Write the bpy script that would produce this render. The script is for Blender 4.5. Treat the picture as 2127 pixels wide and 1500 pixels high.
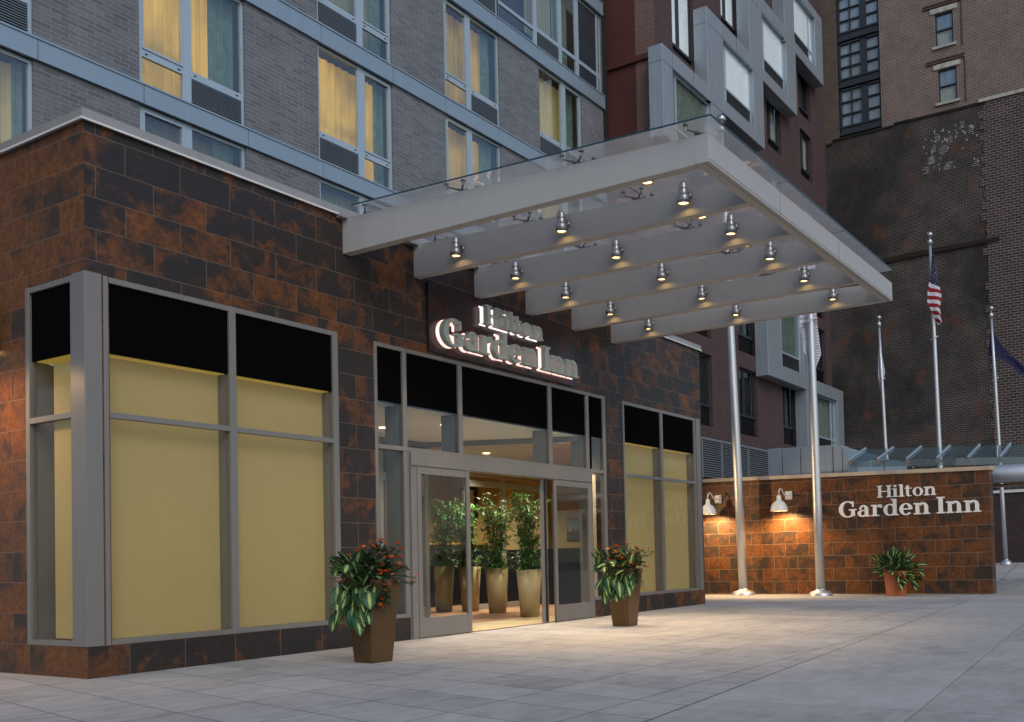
import bpy, math, random
from mathutils import Vector, Matrix
random.seed(7)
R = math.radians
for o in list(bpy.data.objects): bpy.data.objects.remove(o, do_unlink=True)
SC = bpy.context.scene; COL = SC.collection

# ------------------------------------------------------------ camera, world, sun
cam_d = bpy.data.cameras.new('camera'); cam = bpy.data.objects.new('camera', cam_d); COL.objects.link(cam)
cam_d.sensor_fit = 'HORIZONTAL'; cam_d.sensor_width = 36; cam_d.lens = 34.45
cam_d.shift_x = -0.1059; cam_d.shift_y = 0.1645; cam_d.clip_end = 2000; cam_d.clip_start = .05
right = Vector((0.51497066, -0.85688317, -0.02358902)); down = Vector((0.01125653, 0.0342759, -0.99934901)); fwd = Vector((0.85713389, 0.5143699, 0.02729661))
m3 = Matrix((right, -down, -fwd)).transposed()
cam.matrix_world = Matrix.Translation((-5.4138, -9.2054, 1.0522)) @ m3.to_4x4()
SC.camera = cam

world = bpy.data.worlds.new('World'); SC.world = world; world.use_nodes = True
wn = world.node_tree; wn.nodes.clear()
sky = wn.nodes.new('ShaderNodeTexSky'); sky.sky_type = 'NISHITA'; sky.sun_disc = False
SUN_EL, SUN_AZ = R(38), R(215)
sky.sun_elevation = SUN_EL; sky.sun_rotation = SUN_AZ; sky.dust_density = 1.5; sky.air_density = 1.0; sky.ozone_density = 1.5
bg = wn.nodes.new('ShaderNodeBackground'); bg.inputs['Strength'].default_value = 0.12
wo = wn.nodes.new('ShaderNodeOutputWorld'); wn.links.new(sky.outputs[0], bg.inputs[0]); wn.links.new(bg.outputs[0], wo.inputs[0])
sd = bpy.data.lights.new('sun', 'SUN'); sd.energy = 0.5; sd.angle = R(25); sd.color = (1, .93, .84)
sun = bpy.data.objects.new('sun', sd); COL.objects.link(sun)
sdir = Vector((math.sin(SUN_AZ) * math.cos(SUN_EL), math.cos(SUN_AZ) * math.cos(SUN_EL), math.sin(SUN_EL)))
sun.rotation_euler = sdir.to_track_quat('Z', 'Y').to_euler(); sun.location = (0, -10, 30)
SC.view_settings.view_transform = 'Standard'; SC.view_settings.look = 'None'; SC.view_settings.exposure = 0.32; SC.view_settings.gamma = 1
SC.render.engine = 'CYCLES'
SC.cycles.max_bounces = 8; SC.cycles.transparent_max_bounces = 24; SC.cycles.sample_clamp_indirect = 4
SC.cycles.caustics_reflective = False; SC.cycles.caustics_refractive = False

# ------------------------------------------------------------ materials
class NT:
    def __init__(s, name):
        s.m = bpy.data.materials.new(name); s.m.use_nodes = True; s.t = s.m.node_tree; s.n = s.t.nodes; s.l = s.t.links
        s.b = s.n['Principled BSDF']; s.out = s.n['Material Output']
    def node(s, typ, **kw):
        n = s.n.new('ShaderNode' + typ)
        for k, v in kw.items(): setattr(n, k, v)
        return n
    def link(s, a, b): s.l.new(a, b)
    def val(s, x, sock):
        if hasattr(x, 'is_output') or isinstance(x, bpy.types.NodeSocket): s.l.new(x, sock)
        else: sock.default_value = x
    def math(s, op, a, b=0.0, c=0.0):
        n = s.node('Math', operation=op); s.val(a, n.inputs[0]); s.val(b, n.inputs[1]); s.val(c, n.inputs[2]); return n.outputs[0]
    def mix(s, f, a, b, mode='MIX'):
        n = s.node('Mix', data_type='RGBA', blend_type=mode); s.val(f, n.inputs[0])
        s.val(a if not isinstance(a, tuple) else (*a[:3], 1), n.inputs[6]); s.val(b if not isinstance(b, tuple) else (*b[:3], 1), n.inputs[7]); return n.outputs[2]
    def noise(s, vec, scale, detail=4, rough=.55, dist=0):
        n = s.node('TexNoise'); n.inputs['Scale'].default_value = scale; n.inputs['Detail'].default_value = detail
        n.inputs['Roughness'].default_value = rough; n.inputs['Distortion'].default_value = dist
        if vec is not None: s.link(vec, n.inputs['Vector'])
        return n.outputs['Fac']
    def ramp(s, f, stops):
        n = s.node('ValToRGB'); s.link(f, n.inputs[0]); e = n.color_ramp.elements
        while len(e) > len(stops): e.remove(e[-1])
        while len(e) < len(stops): e.new(.5)
        for el, (p, c) in zip(e, stops):
            el.position = p; el.color = (*c, 1) if isinstance(c, tuple) else (c, c, c, 1)
        return n.outputs[0]
    def pos(s): return s.node('NewGeometry').outputs['Position']
    def xyz(s, v):
        n = s.node('SeparateXYZ'); s.link(v, n.inputs[0]); return n.outputs
    def comb(s, x, y, z=0.0):
        n = s.node('CombineXYZ'); s.val(x, n.inputs[0]); s.val(y, n.inputs[1]); s.val(z, n.inputs[2]); return n.outputs[0]
    def bump(s, h, strength=.3, dist=.01):
        n = s.node('Bump'); n.inputs['Strength'].default_value = strength; n.inputs['Distance'].default_value = dist
        s.link(h, n.inputs['Height']); s.link(n.outputs[0], s.b.inputs['Normal'])
    def color(s, c): s.val(c if not isinstance(c, tuple) else (*c[:3], 1), s.b.inputs['Base Color'])
    def rough(s, r): s.val(r, s.b.inputs['Roughness'])

def simple(name, col, rough=.5, metal=0, emit=None, es=0, var=.12, vs=3.0, spec=.5, bump=0):
    t = NT(name); p = t.pos(); nz = t.noise(p, vs, 5)
    lo = tuple(c * (1 - var) for c in col); hi = tuple(min(1, c * (1 + var)) for c in col)
    t.color(t.ramp(nz, [(.3, lo), (.7, hi)])); t.b.inputs['Metallic'].default_value = metal; t.b.inputs['Specular IOR Level'].default_value = spec
    t.rough(t.math('ADD', rough - .06, t.math('MULTIPLY', t.noise(p, vs * 6, 3), .12)))
    if emit: t.b.inputs['Emission Color'].default_value = (*emit, 1); t.b.inputs['Emission Strength'].default_value = es
    if bump: t.bump(t.noise(p, vs * 20, 4), bump, .004)
    return t.m

def tile_mat(name, rust=0.5, u0=0.0, z0=0.3037, tw=.614, th=.312, seed=0.0, mortar=(.17, .125, .09), shift=0.0, warm=0.0):
    """rusty slate porcelain tile in running bond: each tile has its own random clouding"""
    t = NT(name); o = t.xyz(t.pos())
    u = t.math('SUBTRACT', t.math('ADD', o[0], o[1]), u0); v = t.math('DIVIDE', t.math('SUBTRACT', o[2], z0), th)
    row = t.math('FLOOR', v); odd = t.math('FLOORED_MODULO', row, 2.0)
    uu = t.math('ADD', t.math('DIVIDE', u, tw), t.math('ADD', t.math('MULTIPLY', odd, .5), shift))
    colm = t.math('FLOOR', uu); fu = t.math('SUBTRACT', uu, colm); fv = t.math('SUBTRACT', v, row)
    du = t.math('MULTIPLY', t.math('MINIMUM', fu, t.math('SUBTRACT', 1.0, fu)), tw); dv = t.math('MULTIPLY', t.math('MINIMUM', fv, t.math('SUBTRACT', 1.0, fv)), th)
    edge = t.math('LESS_THAN', t.math('MINIMUM', du, dv), .0027)
    wnz = t.node('TexWhiteNoise', noise_dimensions='3D'); t.link(t.comb(colm, row, seed), wnz.inputs['Vector'])
    off = t.node('VectorMath', operation='SCALE'); t.link(wnz.outputs['Color'], off.inputs[0]); off.inputs['Scale'].default_value = 37.0
    add = t.node('VectorMath', operation='ADD'); t.link(t.comb(u, o[2], 0), add.inputs[0]); t.link(off.outputs[0], add.inputs[1])
    big = t.noise(add.outputs[0], 2.6, 3, .5, .6); mid = t.noise(add.outputs[0], 9, 6, .65, .5); fine = t.noise(t.comb(u, o[2], 0), 55, 4, .7)
    rnd = t.math('MULTIPLY', t.math('SUBTRACT', wnz.outputs['Value'], .5), .20)
    f = t.math('ADD', t.math('ADD', t.math('MULTIPLY', big, .95), t.math('MULTIPLY', mid, .34)), t.math('ADD', t.math('ADD', rnd, t.math('MULTIPLY', fine, .10)), rust - .70))
    mask = t.ramp(f, [(.38, 0.0), (.50, .62), (.66, 1.0)])
    m2 = t.noise(add.outputs[0], 16, 6, .7, .4)
    rustc = t.ramp(t.math('ADD', t.math('MULTIPLY', m2, .7), t.math('MULTIPLY', fine, .3)), [(.28, (.048, .024, .014)), (.42, (.105, .040, .016)), (.55, (.19, .068, .019)), (.68, (.25, .105, .030)), (.8, (.20, .12, .045))])
    slate = t.ramp(t.math('ADD', t.math('MULTIPLY', m2, .6), t.math('MULTIPLY', fine, .4)), [(.3, (.016, .015, .016)), (.55, (.032, .027, .026)), (.8, (.060, .045, .038))])
    slate = t.mix(t.ramp(t.noise(add.outputs[0], 1.7, 2), [(.48, 0.0), (.62, .55)]), slate, (.019, .021, .029))
    slate = t.mix(warm, slate, t.ramp(m2, [(.3, (.036, .025, .018)), (.7, (.075, .046, .028))]))
    rustc = t.mix(.14, rustc, (.060, .034, .022))
    c = t.mix(mask, slate, rustc)
    c = t.mix(edge, c, mortar)
    t.color(c); t.rough(t.math('ADD', t.math('MULTIPLY', mid, .25), .30)); t.b.inputs['Specular IOR Level'].default_value = .22
    t.bump(t.math('SUBTRACT', t.math('MULTIPLY', mid, .25), t.math('MULTIPLY', edge, 1.0)), .35, .003)
    return t.m

def brick_mat(name, c1, c2, mortar, bw=.215, rh=.075, ms=.010, var=.25, stain=None, stain_scale=.5, stain_mix=.6, patch=None, rough=.85, bumps=.6, both=False):
    t = NT(name); o = t.xyz(t.pos()); u = t.math('ADD', o[0], o[1]); vec = t.comb(u, o[2], 0)
    b = t.node('TexBrick'); b.offset = .5; t.link(vec, b.inputs['Vector']); b.inputs['Scale'].default_value = 1
    b.inputs['Mortar Size'].default_value = ms; b.inputs['Mortar Smooth'].default_value = .2; b.inputs['Bias'].default_value = 0
    b.inputs['Brick Width'].default_value = bw; b.inputs['Row Height'].default_value = rh
    b.inputs['Color1'].default_value = (*c1, 1); b.inputs['Color2'].default_value = (*c2, 1); b.inputs['Mortar'].default_value = (*mortar, 1)
    c = b.outputs['Color']; nz = t.noise(vec, 1.3, 5, .6); c = t.mix(1.0, c, t.ramp(nz, [(.25, 1 - var), (.75, 1 + var)]), 'MULTIPLY')
    fz = t.noise(vec, 30, 4, .7); c = t.mix(.5, c, t.ramp(fz, [(.3, .65), (.7, 1.35)]), 'MULTIPLY')
    if stain:
        s = t.noise(vec, stain_scale, 6, .65, .4); c = t.mix(t.math('MULTIPLY', t.ramp(s, [(.42, 0.0), (.62, 1.0)]), stain_mix), c, stain)
    if patch:
        s = t.noise(vec, .8, 5, .6, .3); c = t.mix(t.math('MULTIPLY', t.ramp(s, [(.58, 0.0), (.68, 1.0)]), .55), c, patch)
    t.color(c); t.rough(rough); t.bump(t.math('ADD', t.math('MULTIPLY', b.outputs['Fac'], -1.0), t.math('MULTIPLY', fz, .35)), bumps, .006)
    return t.m

def glass_mat(name, tint=(.92, .95, .95), refl=1.0, ior=1.5, rough=0.0, haze=0.0, haze_col=(.5, .5, .5), add=0.0):
    """thin architectural glazing: fresnel mirror over a tinted see-through pane"""
    t = NT(name); t.n.remove(t.b)
    g = t.node('BsdfGlossy'); g.inputs['Roughness'].default_value = rough; g.inputs['Color'].default_value = (.95, .97, 1, 1)
    tr = t.node('BsdfTransparent'); tr.inputs['Color'].default_value = (*tint, 1)
    fr = t.node('Fresnel'); bf = t.node('NewGeometry').outputs['Backfacing']
    t.link(t.math('ADD', ior, t.math('MULTIPLY', bf, 1.0 / ior - ior)), fr.inputs['IOR'])
    f = t.math('MINIMUM', t.math('ADD', t.math('MULTIPLY', fr.outputs[0], refl), add), 1.0)
    mx = t.node('MixShader'); base = tr.outputs[0]
    if haze:
        df = t.node('BsdfDiffuse'); hz = t.mix(t.noise(t.pos(), 2.5, 5, .6), tuple(c * .6 for c in haze_col), haze_col); t.link(hz, df.inputs['Color']); tl = t.node('BsdfTranslucent'); t.link(hz, tl.inputs['Color']); dm = t.node('AddShader'); t.link(df.outputs[0], dm.inputs[0]); t.link(tl.outputs[0], dm.inputs[1]); df = dm
        m2 = t.node('MixShader'); m2.inputs[0].default_value = haze; t.link(tr.outputs[0], m2.inputs[1]); t.link(df.outputs[0], m2.inputs[2]); base = m2.outputs[0]
    t.link(f, mx.inputs[0]); t.link(base, mx.inputs[1]); t.link(g.outputs[0], mx.inputs[2]); t.link(mx.outputs[0], t.out.inputs[0])
    return t.m

def panel_mat(name, col, rough=.4, metal=.0, streak=.12):
    t = NT(name); o = t.xyz(t.pos()); v = t.comb(t.math('MULTIPLY', t.math('ADD', o[0], o[1]), 6.0), t.math('MULTIPLY', o[2], .7), 0)
    n = t.noise(v, 1.2, 5, .6); c = t.ramp(n, [(.3, tuple(k * (1 - streak) for k in col)), (.7, tuple(k * (1 + streak * .6) for k in col))])
    t.color(c); t.rough(t.math('ADD', rough - .05, t.math('MULTIPLY', n, .1))); t.b.inputs['Metallic'].default_value = metal
    return t.m

def emit_mat(name, col, s):
    t = NT(name); t.color(col); t.b.inputs['Emission Color'].default_value = (*col, 1); t.b.inputs['Emission Strength'].default_value = s; return t.m

M = {}
M['tile_front'] = tile_mat('rust_slate_tile', rust=.39, warm=.12, u0=.4216 - .307)
M['tile_side'] = tile_mat('rust_slate_tile_side_lamplit', rust=.56, u0=.1013, seed=3.0, warm=.6)  # extra rust and warm tint stand in for lamplight on the side wall
M['tile_sign'] = tile_mat('rust_slate_tile_sign_wall_lamplit', rust=.50, u0=.21, z0=.02, th=.3105, seed=9.0, mortar=(.33, .24, .17), warm=.65)  # warmer copy of the front tile, lamplight partly put into its colour
M['metal'] = panel_mat('grey_aluminium', (.21, .20, .187), .38, .25, .05)
M['canopy'] = panel_mat('canopy_painted_steel', (.39, .388, .382), .5, .0, .04)
M['coping'] = panel_mat('coping_metal', (.34, .325, .31), .35, .35, .08)
M['coping_stone'] = simple('coping_stone', (.45, .37, .27), .7, var=.15)
M['steel'] = panel_mat('brushed_steel', (.42, .41, .40), .28, .95, .06)
M['steel_dark'] = panel_mat('clamp_steel', (.22, .22, .22), .3, .9, .06)
M['pole'] = panel_mat('satin_aluminium_pole', (.58, .60, .62), .45, .8, .05)
M['black'] = simple('black_spandrel', (.0022, .0022, .0022), .9, spec=.03, var=0)
M['gap'] = simple('dark_joint', (.012, .012, .012), .9)
M['glass'] = glass_mat('clear_glass', (.93, .95, .95), .55)
M['glass_shop'] = glass_mat('shop_window_glass', (.95, .95, .94), .20)
M['glass_tower'] = glass_mat('guest_room_glass', (.84, .90, .89), 1.3, add=.03)
M['glass_coat'] = glass_mat('reflective_glass', (.7, .75, .75), 1.0, 2.1, add=.72)
M['glass_dark'] = glass_mat('dim_window_glass', (.45, .5, .5), .9, 1.7, add=.04)
M['glass_roof'] = glass_mat('canopy_roof_glass', (.80, .80, .79), .8, 1.45, haze=.38, haze_col=(.55, .545, .54))
M['glass_edge'] = simple('green_glass_edge', (.01, .05, .06), .2, emit=None)
M['glass_walk'] = glass_mat('walkway_glass', (.55, .66, .68), .9, 1.6, haze=.5, haze_col=(.13, .20, .22), add=.03)
M['grey_brick'] = brick_mat('grey_brick', (.110, .118, .134), (.165, .173, .188), (.19, .225, .27), .305, .083, .009, .14)
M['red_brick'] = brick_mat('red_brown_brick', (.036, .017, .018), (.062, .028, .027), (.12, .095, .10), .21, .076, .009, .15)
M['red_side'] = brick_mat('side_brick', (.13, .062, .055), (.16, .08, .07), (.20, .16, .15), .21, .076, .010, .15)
M['stucco'] = simple('dark_red_stucco', (.075, .020, .017), .9, var=.15, vs=.8, bump=.2)
M['old_brick'] = brick_mat('old_dark_brick', (.020, .017, .016), (.046, .030, .026), (.15, .135, .125), .24, .088, .013, .45, stain=(.009, .009, .010), stain_scale=.20, stain_mix=.80, patch=(.14, .045, .02))
M['old_brick_pale'] = brick_mat('old_brick_with_pale_mortar', (.030, .023, .022), (.070, .034, .030), (.19, .172, .165), .30, .115, .016, .25)
M['upper_brick'] = brick_mat('weathered_upper_brick', (.115, .075, .062), (.185, .105, .082), (.28, .255, .24), .22, .08, .014, .22)
M['brown_brick'] = brick_mat('brown_brick_strip', (.075, .048, .032), (.11, .07, .045), (.10, .085, .07), .22, .08, .010, .25)
M['low_brick'] = brick_mat('dark_red_low_wall', (.035, .02, .02), (.05, .028, .026), (.05, .04, .04), .21, .076, .008, .2)
M['band'] = panel_mat('blue_grey_metal_panel', (.28, .37, .45), .42, .35, .05)
M['tframe'] = panel_mat('window_frame_aluminium', (.40, .50, .58), .4, .3, .05)
M['bay'] = panel_mat('bay_metal_panel', (.33, .385, .44), .42, .4, .10)
M['iron'] = simple('dark_iron', (.020, .026, .036), .55, var=.2)
M['pane_pale'] = panel_mat('pale_frosted_pane', (.30, .36, .40), .25, .3, .22)
M['stone'] = simple('window_lintel_stone', (.42, .42, .36), .8, var=.3, vs=5)
M['louvre'] = simple('louvre_dark', (.012, .013, .016), .6)
M['vent'] = panel_mat('vent_louvre_metal', (.24, .28, .31), .4, .4, .05)
M['drape'] = simple('backlit_teal_drape', (.19, .25, .22), .9, var=.3, vs=5, emit=(.45, .6, .45), es=.035)  # slight emission paints room light glowing through the cloth
M['room'] = simple('dim_room', (.05, .045, .04), .9)
M['blindwhite'] = simple('glowing_white_roller_shade', (.80, .86, .90), .9, var=.05, emit=(.8, .9, 1), es=.16)  # emission paints daylight brightness onto the shades
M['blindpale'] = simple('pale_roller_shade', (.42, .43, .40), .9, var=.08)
M['coppery'] = simple('bronze_planter', (.12, .068, .028), .38, .45, var=.18, vs=4)
M['soil'] = simple('dark_soil', (.02, .014, .01), .95)
M['terracotta'] = simple('terracotta', (.42, .12, .045), .8, var=.12, vs=6)
M['tan_pot'] = simple('tan_pot', (.33, .27, .14), .45, var=.05)
M['stem'] = simple('plant_stem', (.05, .075, .025), .7)
M['flower'] = simple('orange_flower', (.95, .17, .02), .6, emit=None, var=.25, vs=40)
M['smallleaf'] = simple('grey_green_leaf', (.075, .105, .045), .55, var=.55, vs=30)
M['bamboo'] = simple('bamboo_leaf', (.075, .21, .045), .5, var=.6, vs=20)
M['white'] = simple('white_enamel', (.68, .68, .66), .22, var=.03)
M['letter'] = simple('brushed_letter_face', (.44, .50, .475), .45, .25, var=.06, vs=40)
M['letter_white'] = simple('white_letter', (.80, .78, .75), .5, var=.02)
M['halo'] = emit_mat('halo_tube', (1, .66, .60), 1.0)
M['halo_c'] = emit_mat('halo_tube_cool', (.95, .84, .86), 1.0)
M['bulb'] = emit_mat('warm_bulb', (1, .60, .18), 9.0)
M['downlight'] = emit_mat('downlight', (1, .86, .66), 6.0)
M['lobby'] = simple('peach_wall', (.34, .25, .11), .8, var=.1, vs=1)
M['lobby_ceiling'] = simple('lobby_ceiling_peach', (.55, .34, .20), .8, var=.06)
M['soffit'] = simple('vestibule_ceiling', (.82, .81, .79), .9, var=.02)
M['carpet'] = simple('lobby_carpet', (.34, .20, .12), .95, var=.12, vs=8)
M['marble'] = simple('cream_threshold_stone', (.58, .46, .26), .35, var=.25, vs=3)
M['desk'] = simple('dark_lobby_desk', (.012, .014, .022), .3, var=.3)
M['darkred'] = simple('dark_red_pane', (.09, .028, .018), .3, var=.4, vs=2)
M['cream'] = simple('cream_wall', (.62, .50, .34), .7, var=.05)
M['amber'] = simple('amber_panel', (.45, .24, .03), .5)
M['gframe'] = simple('dark_green_frame', (.01, .035, .03), .4)
M['kerbstone'] = simple('kerb_stone', (.28, .28, .28), .8)

def leaf_mat():
    t = NT('variegated_leaf'); uv = t.node('UVMap').outputs[0]; o = t.xyz(uv)
    d = t.math('ABSOLUTE', t.math('SUBTRACT', o[0], .5)); p = t.pos(); n = t.noise(p, 55, 4, .65)
    vein = t.node('TexWave'); vein.wave_type = 'BANDS'; vein.bands_direction = 'Y'; vein.inputs['Scale'].default_value = 4; vein.inputs['Distortion'].default_value = 3
    t.link(t.comb(o[0], t.math('ADD', o[1], t.math('MULTIPLY', d, -.8)), 0), vein.inputs['Vector'])
    k = t.math('ADD', t.math('MULTIPLY', d, 2.3), t.math('ADD', t.math('MULTIPLY', n, .95), t.math('MULTIPLY', vein.outputs['Fac'], .25)))
    c = t.ramp(k, [(.64, (.62, .62, .24)), (.80, (.34, .42, .10)), (.93, (.05, .15, .04)), (1, (.016, .07, .026))])
    c = t.mix(t.noise(p, 3.5, 2), c, t.mix(.35, c, (.03, .10, .05)))
    t.color(c); t.rough(.5); t.b.inputs['Specular IOR Level'].default_value = .3; return t.m
M['leaf'] = leaf_mat()

def sheer_mat(name, col, s, dim=.35):
    t = NT(name); o = t.xyz(t.pos()); u = t.math('ADD', o[0], o[1])
    folds = t.noise(t.comb(t.math('MULTIPLY', u, 14.0), t.math('MULTIPLY', o[2], .35), 0), 1.0, 3, .5)
    room = t.noise(t.comb(u, o[2], 0), .9, 3, .5, .5)
    c = t.mix(room, tuple(k * .8 for k in col), col)
    t.color(t.mix(.5, c, (.4, .33, .2))); t.rough(.95); t.link(c, t.b.inputs['Emission Color'])
    t.link(t.math('MULTIPLY', t.math('ADD', dim, t.math('MULTIPLY', t.math('MULTIPLY', folds, t.ramp(room, [(.36, .25), (.62, 1.0)])), 2.6)), s), t.b.inputs['Emission Strength']); return t.m
M['sheer0'] = sheer_mat('lit_sheer_curtain', (1, .53, .08), .31)
M['sheer1'] = sheer_mat('lit_sheer_curtain_dimmer', (1, .56, .14), .16)
M['sheer2'] = sheer_mat('lit_sheer_curtain_faint', (.9, .62, .26), .09)
M['sheer3'] = sheer_mat('lit_sheer_curtain_faintest', (.5, .45, .3), .03)  # still gives off a trace of painted glow
t = NT('lit_roller_blind'); p = t.pos(); nz = t.noise(p, .5, 3); f2 = t.noise(p, 60, 3)
t.color(t.mix(f2, (.33, .265, .11), (.38, .305, .13))); t.rough(.9); t.b.inputs['Emission Color'].default_value = (.85, .62, .20, 1)
t.link(t.math('ADD', .055, t.math('MULTIPLY', nz, .03)), t.b.inputs['Emission Strength']); M['blind'] = t.m
M['blindhead'] = simple('glowing_yellow_window_head', (.50, .38, .08), .7, emit=(.9, .62, .1), es=.18)  # emission paints the lit look of the window recess

def signpanel():
    t = NT('dark_red_mottled_panel'); p = t.pos(); n = t.noise(p, 3.2, 6, .65, .5); n2 = t.noise(p, 40, 3, .7)
    c = t.ramp(n, [(.35, (.006, .008, .012)), (.5, (.025, .008, .009)), (.68, (.075, .016, .013))]); t.color(t.mix(.4, c, t.ramp(n2, [(.3, .4), (.7, 1.6)]), 'MULTIPLY')); t.rough(.32); return t.m
M['signpanel'] = signpanel()

def ground_mat(name, base, kind):
    t = NT(name); o = t.xyz(t.pos()); p = t.pos()
    if kind == 'slab':
        u = t.math('SUBTRACT', o[0], t.math('MULTIPLY', o[1], .20)); v = t.math('SUBTRACT', o[1], t.math('MULTIPLY', o[0], .006)); bw, rh = .585, .93
    else:
        u = t.math('ADD', o[0], t.math('MULTIPLY', o[1], .05)); v = t.math('ADD', o[1], t.math('SUBTRACT', 7.62, t.math('MULTIPLY', o[0], .07))); bw, rh = 2.6, 40
    fu = t.math('FRACT', t.math('DIVIDE', t.math('ADD', u, 100.0 * bw + (.43 if kind == 'slab' else 1.9)), bw)); fv = t.math('FRACT', t.math('DIVIDE', t.math('ADD', v, 100.0 * rh), rh))
    du = t.math('MULTIPLY', t.math('MINIMUM', fu, t.math('SUBTRACT', 1.0, fu)), bw); dv = t.math('MULTIPLY', t.math('MINIMUM', fv, t.math('SUBTRACT', 1.0, fv)), rh)
    wob = t.math('MULTIPLY', t.noise(p, 14, 3), .006)
    edge = t.math('LESS_THAN', t.math('ADD', t.math('MINIMUM', du, dv), wob), .0090)
    wnz = t.node('TexWhiteNoise', noise_dimensions='2D'); t.link(t.comb(t.math('FLOOR', t.math('DIVIDE', t.math('ADD', u, 100.0 * bw + (.43 if kind == 'slab' else 1.9)), bw)), t.math('FLOOR', t.math('DIVIDE', t.math('ADD', v, 100.0 * rh), rh)), 0), wnz.inputs['Vector'])
    big = t.noise(p, .7, 6, .6, .4); mid = t.noise(t.comb(t.math('MULTIPLY', o[0], .6), o[1], 0), 5.5, 7, .7); fine = t.noise(p, 140, 3, .7)
    k = t.math('ADD', t.math('ADD', t.math('MULTIPLY', big, .34), t.math('MULTIPLY', mid, .46)), t.math('ADD', t.math('MULTIPLY', wnz.outputs[0], .10), t.math('MULTIPLY', fine, .20)))
    c = t.ramp(k, [(.36, tuple(b * .55 for b in base)), (.55, base), (.72, tuple(min(1, b * 1.30) for b in base))])
    if kind != 'slab':   # the broomed double score line across the pavement
        ln = t.math('ABSOLUTE', t.math('SUBTRACT', t.math('SUBTRACT', o[1], t.math('MULTIPLY', o[0], .045)), -7.53))
        g = t.math('LESS_THAN', t.math('ABSOLUTE', t.math('SUBTRACT', ln, .045)), .008); c = t.mix(t.math('MULTIPLY', g, .35), c, tuple(b * 1.3 for b in base))
        edge = t.math('MULTIPLY', edge, .6)
    sp_ = t.node('TexVoronoi'); sp_.inputs['Scale'].default_value = 2.3; t.link(p, sp_.inputs['Vector'])
    c = t.mix(t.math('MULTIPLY', t.math('LESS_THAN', sp_.outputs['Distance'], t.math('MULTIPLY', t.noise(p, 3.0, 2), .045)), .5), c, (.06, .055, .05))
    c = t.mix(t.math('MULTIPLY', edge, .92), c, tuple(b * .26 for b in base)); t.color(c); t.rough(.82)
    t.bump(t.math('SUBTRACT', t.math('MULTIPLY', t.math('ADD', fine, mid), .3), edge), .25, .004); return t.m
M['slab'] = ground_mat('paving_slab_concrete', (.39, .378, .362), 'slab')
M['walk'] = ground_mat('poured_concrete', (.385, .374, .357), 'walk')
M['asphalt'] = simple('asphalt', (.06, .06, .06), .9)

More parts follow.
